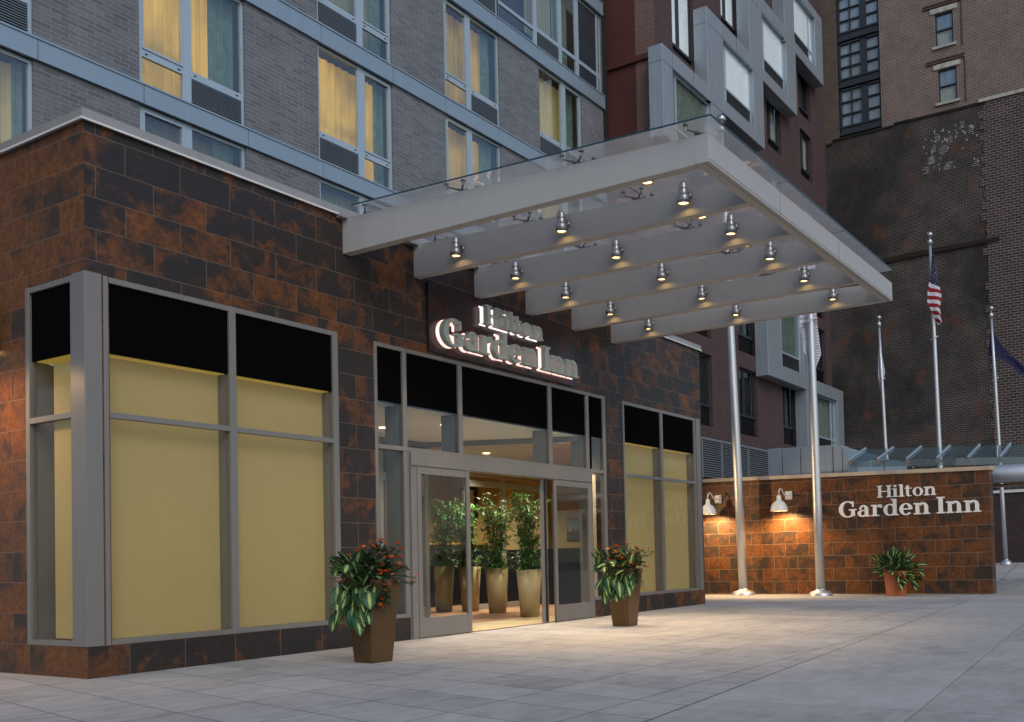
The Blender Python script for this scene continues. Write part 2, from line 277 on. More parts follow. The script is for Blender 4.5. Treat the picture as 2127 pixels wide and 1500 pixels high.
# ------------------------------------------------------------ mesh helpers
OFF = {}
class MB:
    def __init__(s): s.v = []; s.f = []; s.uv = []; s.hasuv = False
    def face(s, pts, uvs=None):
        i = len(s.v); s.v += [tuple(p) for p in pts]; s.f.append(tuple(range(i, i + len(pts)))); s.uv.append(uvs)
        if uvs: s.hasuv = True
        return s
    def box(s, x0, x1, y0, y1, z0, z1):
        x0, x1 = min(x0, x1), max(x0, x1); y0, y1 = min(y0, y1), max(y0, y1); z0, z1 = min(z0, z1), max(z0, z1)
        i = len(s.v); s.v += [(x0, y0, z0), (x1, y0, z0), (x1, y1, z0), (x0, y1, z0), (x0, y0, z1), (x1, y0, z1), (x1, y1, z1), (x0, y1, z1)]
        for q in ((3, 2, 1, 0), (4, 5, 6, 7), (0, 1, 5, 4), (1, 2, 6, 5), (2, 3, 7, 6), (3, 0, 4, 7)): s.f.append(tuple(i + k for k in q)); s.uv.append(None)
        return s
    def hexa(s, b, t):
        i = len(s.v); s.v += [tuple(p) for p in b] + [tuple(p) for p in t]
        for q in ((3, 2, 1, 0), (4, 5, 6, 7), (0, 1, 5, 4), (1, 2, 6, 5), (2, 3, 7, 6), (3, 0, 4, 7)): s.f.append(tuple(i + k for k in q)); s.uv.append(None)
        return s
    def tube(s, pts, rad, n=10, cap=True):
        pts = [Vector(p) for p in pts]; rr = rad if isinstance(rad, (list, tuple)) else [rad] * len(pts); rings = []
        up = Vector((0, 0, 1))
        for k, p in enumerate(pts):
            d = (pts[min(k + 1, len(pts) - 1)] - pts[max(k - 1, 0)]).normalized()
            a = d.cross(up); a = a.normalized() if a.length > .01 else Vector((1, 0, 0)); b = d.cross(a).normalized()
            if k and a.dot(pa) < 0: a = -a; b = -b
            pa = a; i = len(s.v); rings.append(i)
            for j in range(n):
                th = 2 * math.pi * j / n; s.v.append(tuple(p + (a * math.cos(th) + b * math.sin(th)) * rr[k]))
        for k in range(len(rings) - 1):
            for j in range(n): s.f.append((rings[k] + j, rings[k] + (j + 1) % n, rings[k + 1] + (j + 1) % n, rings[k + 1] + j)); s.uv.append(None)
        if cap: s.f.append(tuple(rings[0] + j for j in range(n))[::-1]); s.f.append(tuple(rings[-1] + j for j in range(n))); s.uv += [None, None]
        return s
    def lathe(s, c, prof, n=20, axis='z'):
        rings = []
        for r, h in prof:
            i = len(s.v); rings.append(i)
            for j in range(n):
                th = 2 * math.pi * j / n; a, b = r * math.cos(th), r * math.sin(th)
                s.v.append((c[0] + a, c[1] + b, c[2] + h) if axis == 'z' else ((c[0] + h, c[1] + a, c[2] + b) if axis == 'x' else (c[0] + a, c[1] + h, c[2] + b)))
        for k in range(len(rings) - 1):
            for j in range(n): s.f.append((rings[k] + j, rings[k] + (j + 1) % n, rings[k + 1] + (j + 1) % n, rings[k + 1] + j)); s.uv.append(None)
        return s
    def build(s, name, mat, parent=None, smooth=False, bevel=0):
        me = bpy.data.meshes.new(name); off = OFF.get(parent.name, Vector((0, 0, 0))) if parent else Vector((0, 0, 0))
        me.from_pydata([(a - off[0], b - off[1], c - off[2]) for a, b, c in s.v], [], s.f); me.materials.append(M[mat] if isinstance(mat, str) else mat)
        if s.hasuv:
            ul = me.uv_layers.new(name='UVMap'); k = 0
            for fi, f in enumerate(s.f):
                for j in range(len(f)): ul.data[k].uv = s.uv[fi][j] if s.uv[fi] else (0, 0); k += 1
        if smooth:
            for p in me.polygons: p.use_smooth = True
        o = bpy.data.objects.new(name, me); COL.objects.link(o)
        if parent: o.parent = parent; OFF[o.name] = off
        else: OFF[o.name] = Vector((0, 0, 0))
        if bevel:
            md = o.modifiers.new('bevel', 'BEVEL'); md.width = bevel; md.segments = 2; md.limit_method = 'ANGLE'
        return o
def tag(o, label=None, cat=None, group=None, kind=None):
    if label: o['label'] = label
    if cat: o['category'] = cat
    if group: o['group'] = group
    if kind: o['kind'] = kind
    return o
def thing(name, label, cat, loc=(0, 0, 0), group=None):
    o = bpy.data.objects.new(name, None); COL.objects.link(o); o.location = loc; o.empty_display_size = .2; OFF[o.name] = Vector(loc); return tag(o, label, cat, group)
def B(x0, x1, y0, y1, z0, z1): return MB().box(x0, x1, y0, y1, z0, z1)

def wall(mb, axis, c, a0, a1, z0, z1, holes=(), depth=.2, sgn=1, ztop=None):
    """wall face at coordinate c of an axis, with openings and their reveals; sgn = direction of depth"""
    xs = sorted({a0, a1, *[k for h in holes for k in h[:2]]}); zs = sorted({z0, z1, *[k for h in holes for k in h[2:4]]})
    P = (lambda a, d, z: (a, c + sgn * d, z)) if axis == 'y' else (lambda a, d, z: (c + sgn * d, a, z))
    for i in range(len(xs) - 1):
        for j in range(len(zs) - 1):
            mx, mz = (xs[i] + xs[i + 1]) / 2, (zs[j] + zs[j + 1]) / 2
            if any(h[0] < mx < h[1] and h[2] < mz < h[3] for h in holes): continue
            mb.face([P(xs[i], 0, zs[j]), P(xs[i + 1], 0, zs[j]), P(xs[i + 1], 0, zs[j + 1]), P(xs[i], 0, zs[j + 1])])
    for h in holes:
        x0, x1, q0, q1 = h[:4]
        for A, Bp in (((x0, q0), (x1, q0)), ((x1, q0), (x1, q1)), ((x1, q1), (x0, q1)), ((x0, q1), (x0, q0))):
            mb.face([P(A[0], 0, A[1]), P(Bp[0], 0, Bp[1]), P(Bp[0], depth, Bp[1]), P(A[0], depth, A[1])])
    return mb

# ------------------------------------------------------------ ground
def ground_z(x):
    return 0.0 if x < 18.3 else min(.52, (x - 18.3) * .066)
def joint_y(x): return -6.10 + .072 * x
gm = MB()
gx = [-60, -30, -12, -6, -3, 0, 3, 6, 9, 12, 15, 18.3, 20, 22, 24, 26.2, 34, 60]
for a, b in zip(gx, gx[1:]):
    gm.face([(a, joint_y(a) + .006, ground_z(a)), (b, joint_y(b) + .006, ground_z(b)), (b, 14, ground_z(b)), (a, 14, ground_z(a))])
tag(gm.build('paving', 'slab'), kind='structure')
gm = MB()
for a, b in zip(gx, gx[1:]):
    gm.face([(a, -12.4 , ground_z(a)), (b, -12.4, ground_z(b)), (b, joint_y(b) - .006, ground_z(b)), (a, joint_y(a) - .006, ground_z(a))])
tag(gm.build('sidewalk', 'walk'), kind='structure')
tag(MB().face([(-200, -120, -.14), (200, -120, -.14), (200, 120, -.14), (-200, 120, -.14)]).build('ground', 'asphalt'), kind='structure')
tag(B(-60, 60, -12.62, -12.4, -.14, .004).build('kerb', 'kerbstone'), kind='structure')

# ------------------------------------------------------------ hotel entrance building (tile-clad podium)
XE = 13.36; TOP = 5.40
pod = thing('entrance_building', 'single storey hotel entrance building clad in rusty slate tiles with grey framed windows', 'building', (6.5, 3.5, 0))
SILL, HEAD, TRN0, TRN1 = .304, 3.925, 2.53, 2.588
holesF = [(.0, 3.2, SILL, HEAD), (3.81, 4.41, SILL, HEAD), (4.41, 8.94, 0, HEAD), (8.94, 9.49, SILL, HEAD), (10.10, 13.30, SILL, HEAD)]
w = MB(); xs = [(0, 0, 0)]
wall(w, 'y', 0, 0.0, XE, 0, TOP, [(.0005, 3.2, SILL, HEAD), (3.81, 4.41, SILL, HEAD), (4.41, 9.01, 0.0005, HEAD), (9.01, 9.49, SILL, HEAD), (10.10, 13.30, SILL, HEAD)], .24)
w.build('front_wall', 'tile_front', pod)
w = wall(MB(), 'x', 0, 0, 7.06, 0, TOP, [(.0005, 1.065, SILL, HEAD)], .24); w.build('side_wall', 'tile_side', pod)
w = wall(MB(), 'x', XE, 0, 7.06, 0, TOP); w.build('end_wall', 'tile_side', pod)
B(.02, XE - .02, .26, 7.06, 5.05, 5.25).build('roof', 'gap', pod)
# metal coping: a bright drip edge under a sloped fascia
def coping_run(pts_out, z0, z1, mat, name, proud=.035, depth=.32):
    m = MB(); m.box(-proud, XE + proud, -proud, depth, z0, z1); m.box(-proud, depth, depth, 7.05, z0, z1); m.box(XE - depth, XE + proud, depth, 7.05, z0, z1); return m.build(name, mat, pod)
coping_run(None, 5.402, 5.505, 'coping', 'coping')
m = MB(); m.box(-.05, XE + .05, -.052, -.036, 5.392, 5.412); m.box(-.052, -.036, -.036, 7.05, 5.392, 5.412); m.build('drip_edge', 'white', pod)

def grid_frame(mb, vs, hs, y0, y1, z0, z1, axis='y'):
    """vs: (x0,x1) verticals full height; hs: (z0,z1,x0,x1) rails"""
    for a, b in vs:
        (mb.box(a, b, y0, y1, z0, z1) if axis == 'y' else mb.box(y0, y1, a, b, z0, z1))
    for a, b, c, d in hs:
        (mb.box(c, d, y0 + .004, y1 - .004, a, b) if axis == 'y' else mb.box(y0 + .004, y1 - .004, c, d, a, b))
    return mb
def storefront(label, bays, vs, x0, x1, axis='y', cp=0.0):
    f = grid_frame(MB(), vs, [], .0 + cp, .07 + cp, SILL, HEAD, axis)
    for (a, b) in bays:
        for (c, d) in ((SILL, SILL + .05), (TRN0, TRN1), (HEAD - .06, HEAD)):
            if axis == 'y': f.box(a, b, cp + .003, cp + .066, c, d)
            else: f.box(cp + .003, cp + .066, a, b, c, d)
    fo = f.build('display_window', 'metal', pod, bevel=.003)
    if label: fo['label'] = label
    j = MB(); g = MB(); s = MB(); bl = MB(); hd = MB()
    def bx(mb, a, b, y0, y1, z0, z1): (mb.box(a, b, cp + y0, cp + y1, z0, z1) if axis == 'y' else mb.box(cp + y0, cp + y1, a, b, z0, z1))
    for (a, b) in bays:
        # deep jambs behind the glass at the far side of each bay, sill and head linings
        if axis == 'y': bx(j, b - .008, b + .03, .072, .215, SILL + .02, 3.165); bx(j, a - .03, a + .008, .072, .215, SILL + .02, 3.165)
        else: bx(j, b - .01, b + .03, .072, .40, SILL + .02, 3.165)
        bx(j, a + .01, b - .01, .072, .215, SILL + .005, SILL + .045)
        bx(hd, a + .012, b - .012, .075, .21 if axis == 'y' else .42, 3.168, 3.19)
        g.v; bx(g, a + .001, b - .001, .034, .042, SILL + .05, 3.165)
        bx(s, a + .001, b - .001, .030, .045, 3.168, HEAD - .06)
        by = .19 if axis == 'y' else .21
        if axis == 'y': bx(bl, a + .01, b - .012, by, by + .012, SILL + .045, 3.165)
        else: bx(bl, a + .01, b - .27, .10, .112, SILL + .06, 3.12); bx(bl, a + .01, b - .01, .40, .41, SILL, 3.165)
    j.build('jamb', 'metal', fo); g.build('glass', 'glass_shop', fo); s.build('spandrel_panel', 'black', fo); bl.build('roller_blind', 'blind', fo); hd.build('window_head', 'blindhead', fo)
    return fo
storefront('two bay display window nearest the street corner, yellow blinds drawn', [(.233, 1.622), (1.708, 3.115)], [(.18, .233), (1.622, 1.708), (3.115, 3.2)], .18, 3.2)
storefront('two bay display window at the far end past the doors, yellow blinds drawn', [(10.160, 11.553), (11.645, 13.02)], [(10.10, 10.160), (11.553, 11.645), (13.02, 13.085)], 10.1, 13.1)
storefront('narrow side window round the street corner with a yellow blind', [(.257, .997)], [(.205, .257), (.997, 1.065)], .2, 1.065, axis='x')
m = MB(); m.box(-.012, .158, -.012, .0, SILL, HEAD + .004); m.box(-.012, 0, 0, .2, SILL, HEAD + .004); m.box(0, .158, 0, .2, SILL, HEAD); m.build('corner_column', 'metal', pod, bevel=.003)
B(.1585, .1795, .004, .1, SILL, HEAD).build('shadow_joint', 'gap', pod)
B(13.105, 13.30, -.01, .15, SILL, HEAD + .004).build('end_post', 'metal', pod, bevel=.003); B(13.086, 13.104, .03, .1, SILL, HEAD).build('shadow_joint', 'gap', pod)
m = MB()   # closed off rooms behind the blinds
m.face([(.25, .45, 0), (3.6, .45, 0), (3.6, .45, 3.6), (.25, .45, 3.6)]); m.face([(3.6, .24, 0), (3.6, 7, 0), (3.6, 7, 3.6), (3.6, .24, 3.6)]); m.build('partition', 'room', pod)

# entrance glazing
ent = grid_frame(MB(), [(3.81, 3.868), (9.40, 9.49)], [], 0, .08, SILL, HEAD)
for a, b in ((4.333, 4.411), (5.472, 5.560), (7.722, 7.820), (8.848, 8.945)): ent.box(a, b, 0, .08, TRN1, HEAD - .055)
ent.box(4.333, 4.43, 0, .08, SILL, TRN0); ent.box(4.412, 4.43, 0, .08, 0, SILL); ent.box(8.93, 9.01, 0, .08, 0, TRN0)
ent.box(3.868, 9.40, .003, .077, HEAD - .055, HEAD); ent.box(3.868, 9.40, -.004, .077, TRN0, TRN1)
ent.box(3.868, 4.333, .003, .077, SILL, SILL + .045); ent.box(9.01, 9.40, .003, .077, SILL, SILL + .045)
eo = ent.build('entrance_frame', 'metal', pod, bevel=.003)
s = MB(); g = MB(); j = MB()
for a, b in ((3.868, 4.333), (4.411, 5.472), (5.560, 7.722), (7.820, 8.848), (8.945, 9.40)):
    s.box(a + .001, b - .001, .03, .045, 3.165, HEAD - .056); g.box(a + .001, b - .001, .034, .042, TRN1, 3.164); j.box(b - .002, b + .04, .082, .33, TRN0, 3.16)
g.box(3.869, 4.332, .034, .042, SILL + .045, TRN0); g.box(9.011, 9.399, .034, .042, SILL + .045, TRN0); j.box(4.335, 4.375, .082, .33, 0, TRN0); j.box(8.95, 9.0, .082, .25, 0, TRN0)
s.build('spandrel_panel', 'black', eo); g.build('glass', 'glass', eo); j.build('jamb', 'metal', eo)
B(4.43, 8.93, -.045, .16, 2.345, 2.526).build('door_header', 'metal', pod, bevel=.004)
def door(x0, x1, label, st=.075):
    m = MB(); m.box(x0, x0 + st, -.04, .0, .012, 2.338); m.box(x1 - st, x1, -.04, .0, .012, 2.338); m.box(x0 + st, x1 - st, -.037, -.003, .012, .275); m.box(x0 + st, x1 - st, -.037, -.003, 2.238, 2.338)
    o = m.build('sliding_door', 'metal', pod, bevel=.003); o['label'] = label
    B(x0 + st, x1 - st, -.022, -.015, .275, 2.238).build('glass', 'glass', o); return o
door(4.545, 5.640, 'left fixed leaf of the sliding glass doors'); door(7.775, 8.875, 'right fixed leaf of the sliding glass doors')
m = MB(); m.box(7.50, 7.56, .02, .055, .012, 2.338); m.box(7.64, 7.70, .06, .095, .012, 2.338); m.box(7.71, 7.77, .11, .14, .012, 2.338); o = m.build('sliding_door', 'metal', pod); o['label'] = 'open sliding leaf stacked behind the right one, seen edge on'
B(7.565, 7.64, .03, .10, .012, 2.33).build('door_seal', 'gap', o)
B(4.432, 4.543, -.03, .1, 0, 2.345).build('door_post', 'metal', pod, bevel=.003); B(8.877, 8.928, -.03, .1, 0, 2.345).build('door_post', 'metal', pod, bevel=.003)

# lobby seen through the doors
m = MB(); m.face([(3.61, .08, .006), (13.2, .08, .006), (13.2, 6.95, .006), (3.61, 6.95, .006)]); m.build('lobby_floor', 'carpet', pod)
MB().face([(4.42, .0, .010), (9.0, .0, .010), (9.0, 1.15, .010), (4.42, 1.15, .010)]).build('door_threshold', 'marble', pod)
m = MB(); m.face([(3.61, 6.95, 0), (13.2, 6.95, 0), (13.2, 6.95, 3.3), (3.61, 6.95, 3.3)]); m.face([(13.2, .5, 0), (13.2, 6.95, 0), (13.2, 6.95, 3.3), (13.2, .5, 3.3)])
m.face([(9.6, .5, 0), (13.2, .5, 0), (13.2, .5, 3.3), (9.6, .5, 3.3)]); m.build('lobby_wall', 'lobby', pod)
B(9.55, 9.60, .09, .50, 0, 3.2).build('pier_lining', 'cream', pod)
m = MB(); m.face([(7.70, 2.66, 3.17), (13.2, 2.66, 3.17), (13.2, 6.95, 3.17), (7.70, 6.95, 3.17)]); m.face([(7.70, 2.66, 3.17), (8.78, .1, 3.17), (13.2, .1, 3.17), (13.2, 2.66, 3.17)]); m.build('lobby_ceiling', 'lobby_ceiling', pod)
MB().face([(3.62, .1, 3.155), (8.77, .1, 3.155), (7.70, 2.66, 3.155), (3.62, 2.66, 3.155)]).build('vestibule_ceiling', 'soffit', pod)
m = MB(); m.hexa([(7.70, 2.66, 3.06), (8.76, .12, 3.06), (8.81, .14, 3.06), (7.75, 2.68, 3.06)], [(7.70, 2.66, 3.15), (8.76, .12, 3.15), (8.81, .14, 3.15), (7.75, 2.68, 3.15)])
m.box(3.62, 7.7, 2.63, 2.69, 3.06, 3.15); m.box(3.62, 7.7, 2.63, 2.69, 2.42, 2.56)
for x in (3.9, 4.9, 5.9, 6.52, 6.86, 7.62): m.box(x, x + .09, 2.62, 2.70, 0, 3.06)
for x in (6.66, 7.05): m.box(x, x + .05, 2.60, 2.64, 0, 2.42)
m.box(7.12, 7.60, 2.63, 2.68, 2.2, 2.42); m.box(6.6, 7.7, 2.635, 2.685, 0, .25)
o = m.build('inner_partition', 'metal', pod); B(3.62, 7.7, 2.71, 2.75, 0, 3.15).build('pane', 'darkred', o)
m = MB(); m.box(11.45, 11.53, 3.86, 3.94, 0, 3.16); m.box(10.25, 13.18, 3.87, 3.93, 2.58, 2.71); m.box(10.25, 13.18, 3.88, 3.92, 2.79, 2.83); m.box(10.25, 13.18, 3.88, 3.92, .0, .12); m.box(13.1, 13.18, 3.86, 3.94, 0, 3.16)
m.box(10.25, 10.33, 3.86, 3.94, 0, 3.16); o = m.build('inner_door_frame', 'canopy', pod); B(10.25, 13.18, 3.895, 3.905, .12, 2.58).build('glass', 'glass', o)
t = thing('reception_desk', 'dark L-shaped reception counter at the back of the lobby', 'desk', (12, 5.8, 0)); B(9.6, 13.15, 5.7, 6.3, .02, 1.40).build('front', 'desk', t); B(12.6, 13.15, 1.2, 5.69, .02, 1.26).build('counter_side_and_reflection', 'desk', t); B(9.56, 13.16, 5.66, 6.34, 1.41, 1.45).build('counter_top', 'amber', t)  # near stretch of the side block stands in for the street's dark reflection
t = thing('framed_picture', 'cream picture in a dark green frame on the lobby wall', 'picture', (13.17, 6.2, 2.1)); B(13.12, 13.19, 5.98, 6.48, 2.05, 2.82).build('frame', 'gframe', t); B(13.10, 13.118, 6.05, 6.41, 2.13, 2.74).build('picture_sheet', 'cream', t)
B(13.15, 13.195, 4.9, 5.35, 2.2, 2.85).build('wall_hanging', 'amber'); tag(bpy.data.objects['wall_hanging'], 'plain amber wall hanging in the lobby beside the framed picture', 'wall hanging')
t = thing('skyline_picture', 'small picture of a dusk city skyline on the lobby wall seen through the right door', 'picture', (13.19, 3.1, 1.5))
def skyline_mat():
    n = NT('dusk_skyline_print'); o = n.xyz(n.pos()); z = n.math('DIVIDE', n.math('SUBTRACT', o[2], 1.45), .47); u = n.math('MULTIPLY', o[1], 34.0); col = n.math('FLOOR', u)
    w1 = n.node('TexWhiteNoise', noise_dimensions='1D'); n.link(col, w1.inputs['W']); h = n.math('ADD', .38, n.math('MULTIPLY', w1.outputs['Value'], .2))
    sp = n.math('LESS_THAN', n.math('ADD', n.math('MULTIPLY', n.math('ABSOLUTE', n.math('SUBTRACT', o[1], 3.02)), 14.0), .0), n.math('SUBTRACT', .95, z))
    bld = n.math('MAXIMUM', n.math('LESS_THAN', z, h), sp); sk = n.ramp(z, [(.3, (.45, .30, .25)), (.7, (.22, .30, .42)), (1, (.12, .2, .33))])
    lit = n.math('GREATER_THAN', n.noise(n.pos(), 90, 1), .62); bc = n.mix(lit, (.03, .045, .08), (.5, .35, .15)); n.color(n.mix(bld, sk, bc)); n.rough(.3); return n.m
M['skyline'] = skyline_mat()
B(13.17, 13.198, 2.86, 3.38, 1.43, 1.94).build('frame', 'iron', t); B(13.155, 13.168, 2.88, 3.36, 1.45, 1.92).build('print', 'skyline', t)
def downlight(x, y, z, label, mat='downlight', watts=14, col=(1, .86, .62)):
    t = thing('ceiling_downlight', label, 'ceiling light', (x, y, z), 'round downlights in the entrance ceilings')
    MB().lathe((x, y, z), [(.075, -.002), (.095, -.012), (.10, 0)], 20).build('trim_ring', 'white', t)
    MB().lathe((x, y, z), [(.0, -.004), (.074, -.004)], 20).build('lens', mat, t)
    l = bpy.data.lights.new('downlight_lamp', 'SPOT'); l.energy = watts; l.spot_size = R(140); l.spot_blend = .8; l.color = col; l.shadow_soft_size = .08
    lo = bpy.data.objects.new('downlight_lamp', l); COL.objects.link(lo); lo.location = (0, 0, -.03); lo.parent = t
downlight(5.80, 1.80, 3.15, 'round downlight in the grey vestibule ceiling, furthest left behind the narrow pane', watts=150, col=(1, .94, .85))
downlight(6.16, .86, 3.15, 'round downlight in the grey vestibule ceiling above the left door leaf', watts=150, col=(1, .94, .85))
downlight(9.9, 3.05, 3.16, 'round downlight in the peach lobby ceiling seen over the open doorway', watts=420)
downlight(9.3, .84, 3.16, 'round downlight in the peach lobby ceiling above the right door leaf', watts=220)
downlight(11.6, 5.0, 3.16, 'round downlight deep in the lobby above the reception counter', watts=420)

# bronze sign panel with halo-lit letters
GLY = {}
def ring(cx, cy, rx, ry, tx, ty, a0=0, a1=360, n=28):
    """stroke along an ellipse; thick tx at the sides, ty at top and bottom"""
    out = []; 
    for k in range(n):
        q = []
        for a in (a0 + (a1 - a0) * k / n, a0 + (a1 - a0) * (k + 1) / n):
            c, s_ = math.cos(R(a)), math.sin(R(a)); q.append(((cx + rx * c, cy + ry * s_), (cx + (rx - tx) * c, cy + (ry - ty) * s_)))
        out.append([q[0][0], q[1][0], q[1][1], q[0][1]])
    return out
def rc(x0, x1, y0, y1): return [[(x0, y0), (x1, y0), (x1, y1), (x0, y1)]]
S, T = .32, .115
def arch(x0, x1): # shoulder of an n between two stems
    c = (x0 + x1) / 2; r = (x1 - x0) / 2; return ring(c, .62, r, .42, S, .13, 0, 165, 16)
GLY['H'] = (rc(.12, .42, T, 1.42 - T) + rc(1.08, 1.38, T, 1.42 - T) + rc(0, .56, 0, T) + rc(.94, 1.5, 0, T) + rc(0, .56, 1.42 - T, 1.42) + rc(.94, 1.5, 1.42 - T, 1.42) + rc(.42, 1.08, .66, .78), 1.5)
GLY['i'] = (rc(.14, .43, T, 1.0) + rc(0, .57, 0, T) + rc(0, .14, 1 - T, 1.0) + rc(.14, .43, 1.16, 1.42), .57)
GLY['l'] = (rc(.14, .43, T, 1.45) + rc(0, .57, 0, T) + rc(0, .14, 1.45 - T, 1.45), .57)
GLY['t'] = (rc(.12, .40, .25, 1.28) + rc(0, .12, 1 - T, 1.0) + rc(.40, .68, 1 - T, 1.0) + ring(.40, .27, .28, .29, .28, .13, 180, 300, 12) + rc(.52, .66, .02, .10), .70)
GLY['o'] = (ring(.52, .5, .52, .53, .29, .10), 1.04)
GLY['n'] = (rc(.14, .43, T, 1.0) + rc(0, .56, 0, T) + rc(0, .14, 1 - T, 1.0) + ring(.68, .60, .40, .43, .29, .16, 0, 150, 16) + rc(.79, 1.08, T, .60) + rc(.67, 1.21, 0, T), 1.21)
GLY['G'] = (ring(.72, .71, .72, .74, .34, .11, 48, 325, 40) + rc(1.06, 1.20, .92, 1.40) + rc(.98, 1.28, .10, .60) + rc(.80, 1.42, .60, .60 + T), 1.42)
GLY['a'] = (rc(.56, .85, .12, .68) + ring(.48, .66, .37, .37, .29, .12, 0, 140, 14) + ring(.24, .74, .11, .11, .109, .109) + ring(.38, .29, .38, .31, .27, .10, 60, 330, 24) + rc(.85, 1.0, 0, .09) + rc(.62, .85, 0, .12), 1.0)
GLY['r'] = (rc(.14, .43, T, 1.0) + rc(0, .62, 0, T) + rc(0, .14, 1 - T, 1.0) + ring(.68, .70, .26, .33, .25, .17, 55, 160, 12) + ring(.74, .84, .13, .13, .129, .129), .88)
GLY['d'] = (rc(.72, 1.01, .08, 1.45) + rc(.57, .72, 1.45 - T, 1.45) + rc(1.01, 1.15, 0, T) + rc(.72, 1.01, 0, .08) + ring(.50, .5, .50, .53, .29, .10, 40, 320, 30), 1.15)
GLY['e'] = (ring(.50, .5, .50, .53, .29, .10, 10, 320, 32) + rc(.22, .98, .46, .46 + T), 1.0)
GLY['I'] = (rc(.14, .46, T, 1.42 - T) + rc(0, .60, 0, T) + rc(0, .60, 1.42 - T, 1.42), .60)
def layout(txt):
    x = 0; out = []
    for ch in txt:
        if ch == ' ': x += .42; continue
        g, wd = GLY[ch]; out.append((x, g)); x += wd + .07
    return out, x - .07
def letters(mb, txt, place, width, cap, thick, inset=0.0):
    """place(u, v, d) -> world"""
    gl, tw = layout(txt); sx = width / tw; sy = cap / 1.42; k = 0
    for x, g in gl:
        for poly in g:
            e = .00025 * (k % 9); k += 1
            cx = sum(p[0] for p in poly) / 4; cy = sum(p[1] for p in poly) / 4
            q = [((x + cx + (p[0] - cx) * (1 - inset)) * sx, (cy + (p[1] - cy) * (1 - inset)) * sy) for p in poly]
            mb.hexa([place(a, b, 0) for a, b in q], [place(a, b, thick + e) for a, b in q])
sg = thing('backlit_sign', 'halo-lit metal letters on a dark red panel above the entrance doors', 'sign', (6.7, -.02, 3.97))
B(4.83, 8.50, -.035, -.003, 3.96, 4.925).build('sign_panel', 'signpanel', sg)
_l, _tw = layout('Garden Inn'); _gw = layout('Garden')[1] / _tw; _iw = layout('Inn')[1] / _tw
for txt, x0, w_, z0, cap, in (('Hilton', 5.88, 1.44, 4.515, .285), ('Garden', 4.93, 3.39 * _gw, 4.055, .385), ('Inn', 4.93 + 3.39 * (1 - _iw), 3.39 * _iw, 4.055, .385)):
    m = MB(); letters(m, txt, lambda a, b, d: (x0 + a, -.135 - d, z0 + b), w_, cap, .085); o = m.build('sign_letters', 'letter', sg); o['label'] = 'grey metal letters reading ' + txt
    m = MB(); letters(m, txt, lambda a, b, d: (x0 + a - .005, -.075 - d, z0 + b - .004), w_, cap, .012); m.build('light_tube', 'halo' if txt != 'Hilton' else 'halo_c', o)

# ------------------------------------------------------------ canopy over the doors
can = thing('entrance_canopy', 'grey steel beam canopy with a glass roof over the hotel doors', 'canopy', (6.5, -2.5, 4.93))
BX = [3.306, 4.590, 5.880, 7.150, 8.460, 9.746]; YO = -5.09; BW = .13
for k, x in enumerate(BX):
    m = MB(); m.hexa([(x, YO + .15, 4.937), (x + BW, YO + .15, 4.937), (x + BW, -.0, 4.935), (x, 0, 4.935)], [(x, YO + .15, 5.226), (x + BW, YO + .15, 5.226), (x + BW, 0, 5.38), (x, 0, 5.38)])
    m.build('beam', 'canopy', can, bevel=.003)
m = MB(); m.hexa([(BX[0], YO, 4.94), (BX[5] + BW, YO, 4.94), (BX[5] + BW, YO + .149, 4.94), (BX[0], YO + .149, 4.94)], [(BX[0], YO, 5.225), (BX[5] + BW, YO, 5.225), (BX[5] + BW, YO + .149, 5.228), (BX[0], YO + .149, 5.228)]); m.build('fascia', 'canopy', can, bevel=.003)
m = MB(); m.box(BX[0] + .01, BX[5] + BW - .01, YO + .045, YO + .050, 4.9385, 4.9395); m.box(BX[0] + .01, BX[5] + BW - .01, YO - .0015, YO + .001, 4.965, 4.969)
for x in (5.2, 7.3): m.box(x, x + .004, YO - .0015, YO + .001, 4.95, 5.22)
m.build('panel_joint', 'gap', can)
gz = lambda y: 5.47 + (.13 / 5.2) * y
gb = [3.2, 5.25, 7.35, 9.60]
for k in range(3):
    m = MB(); a, b = gb[k] + .008, gb[k + 1] - .008
    for y0, y1 in ((-.28, -1.88), (-1.895, -3.50), (-3.515, -5.17)):
        m.face([(a, y0, gz(y0)), (b, y0, gz(y0)), (b, y1, gz(y1)), (a, y1, gz(y1))])
    m.build('roof_glass', 'glass_roof', can)
m = MB(); m.box(3.196, 9.606, -5.182, -5.172, gz(-5.17) - .008, gz(-5.17) + .008); m.hexa([(3.192, -5.17, gz(-5.17) - .008), (3.199, -5.17, gz(-5.17) - .008), (3.199, -.28, gz(-.28) - .008), (3.192, -.28, gz(-.28) - .008)], [(3.192, -5.17, gz(-5.17) + .008), (3.199, -5.17, gz(-5.17) + .008), (3.199, -.28, gz(-.28) + .008), (3.192, -.28, gz(-.28) + .008)])
m.build('glass_edge', 'glass_edge', can)
B(3.2, 9.9, -.10, -.0, 5.36, 5.40).build('wall_flashing', 'coping', can)
# four-armed glass clamps sitting on the beams
for bi, x in enumerate(BX):
    for y in (-.33, -1.89, -3.51, -5.0):
        xc = x + BW / 2; zb = 5.38 + (.154 / 5.09) * y; m = MB(); m.tube([(xc, y, zb), (xc, y, zb + .035)], .022, 8)
        for sx in (-1, 1):
            for sy in (-1, 1):
                if y > -.4 and sy > 0 or y < -4.9 and sy < 0: continue
                e = (xc + sx * .125, y + sy * .125); zt = gz(e[1]) - .004
                m.tube([(xc, y, zb + .03), (e[0], e[1], zb + .055)], [.014, .008], 6); m.tube([(e[0], e[1], zb + .03), (e[0], e[1], zt - .02)], .012, 6); m.lathe((e[0], e[1], zt - .02), [(0, 0), (.028, 0), (.028, .012), (.018, .02), (0, .02)], 10)
        m.build('glass_clamp', 'steel_dark', can)
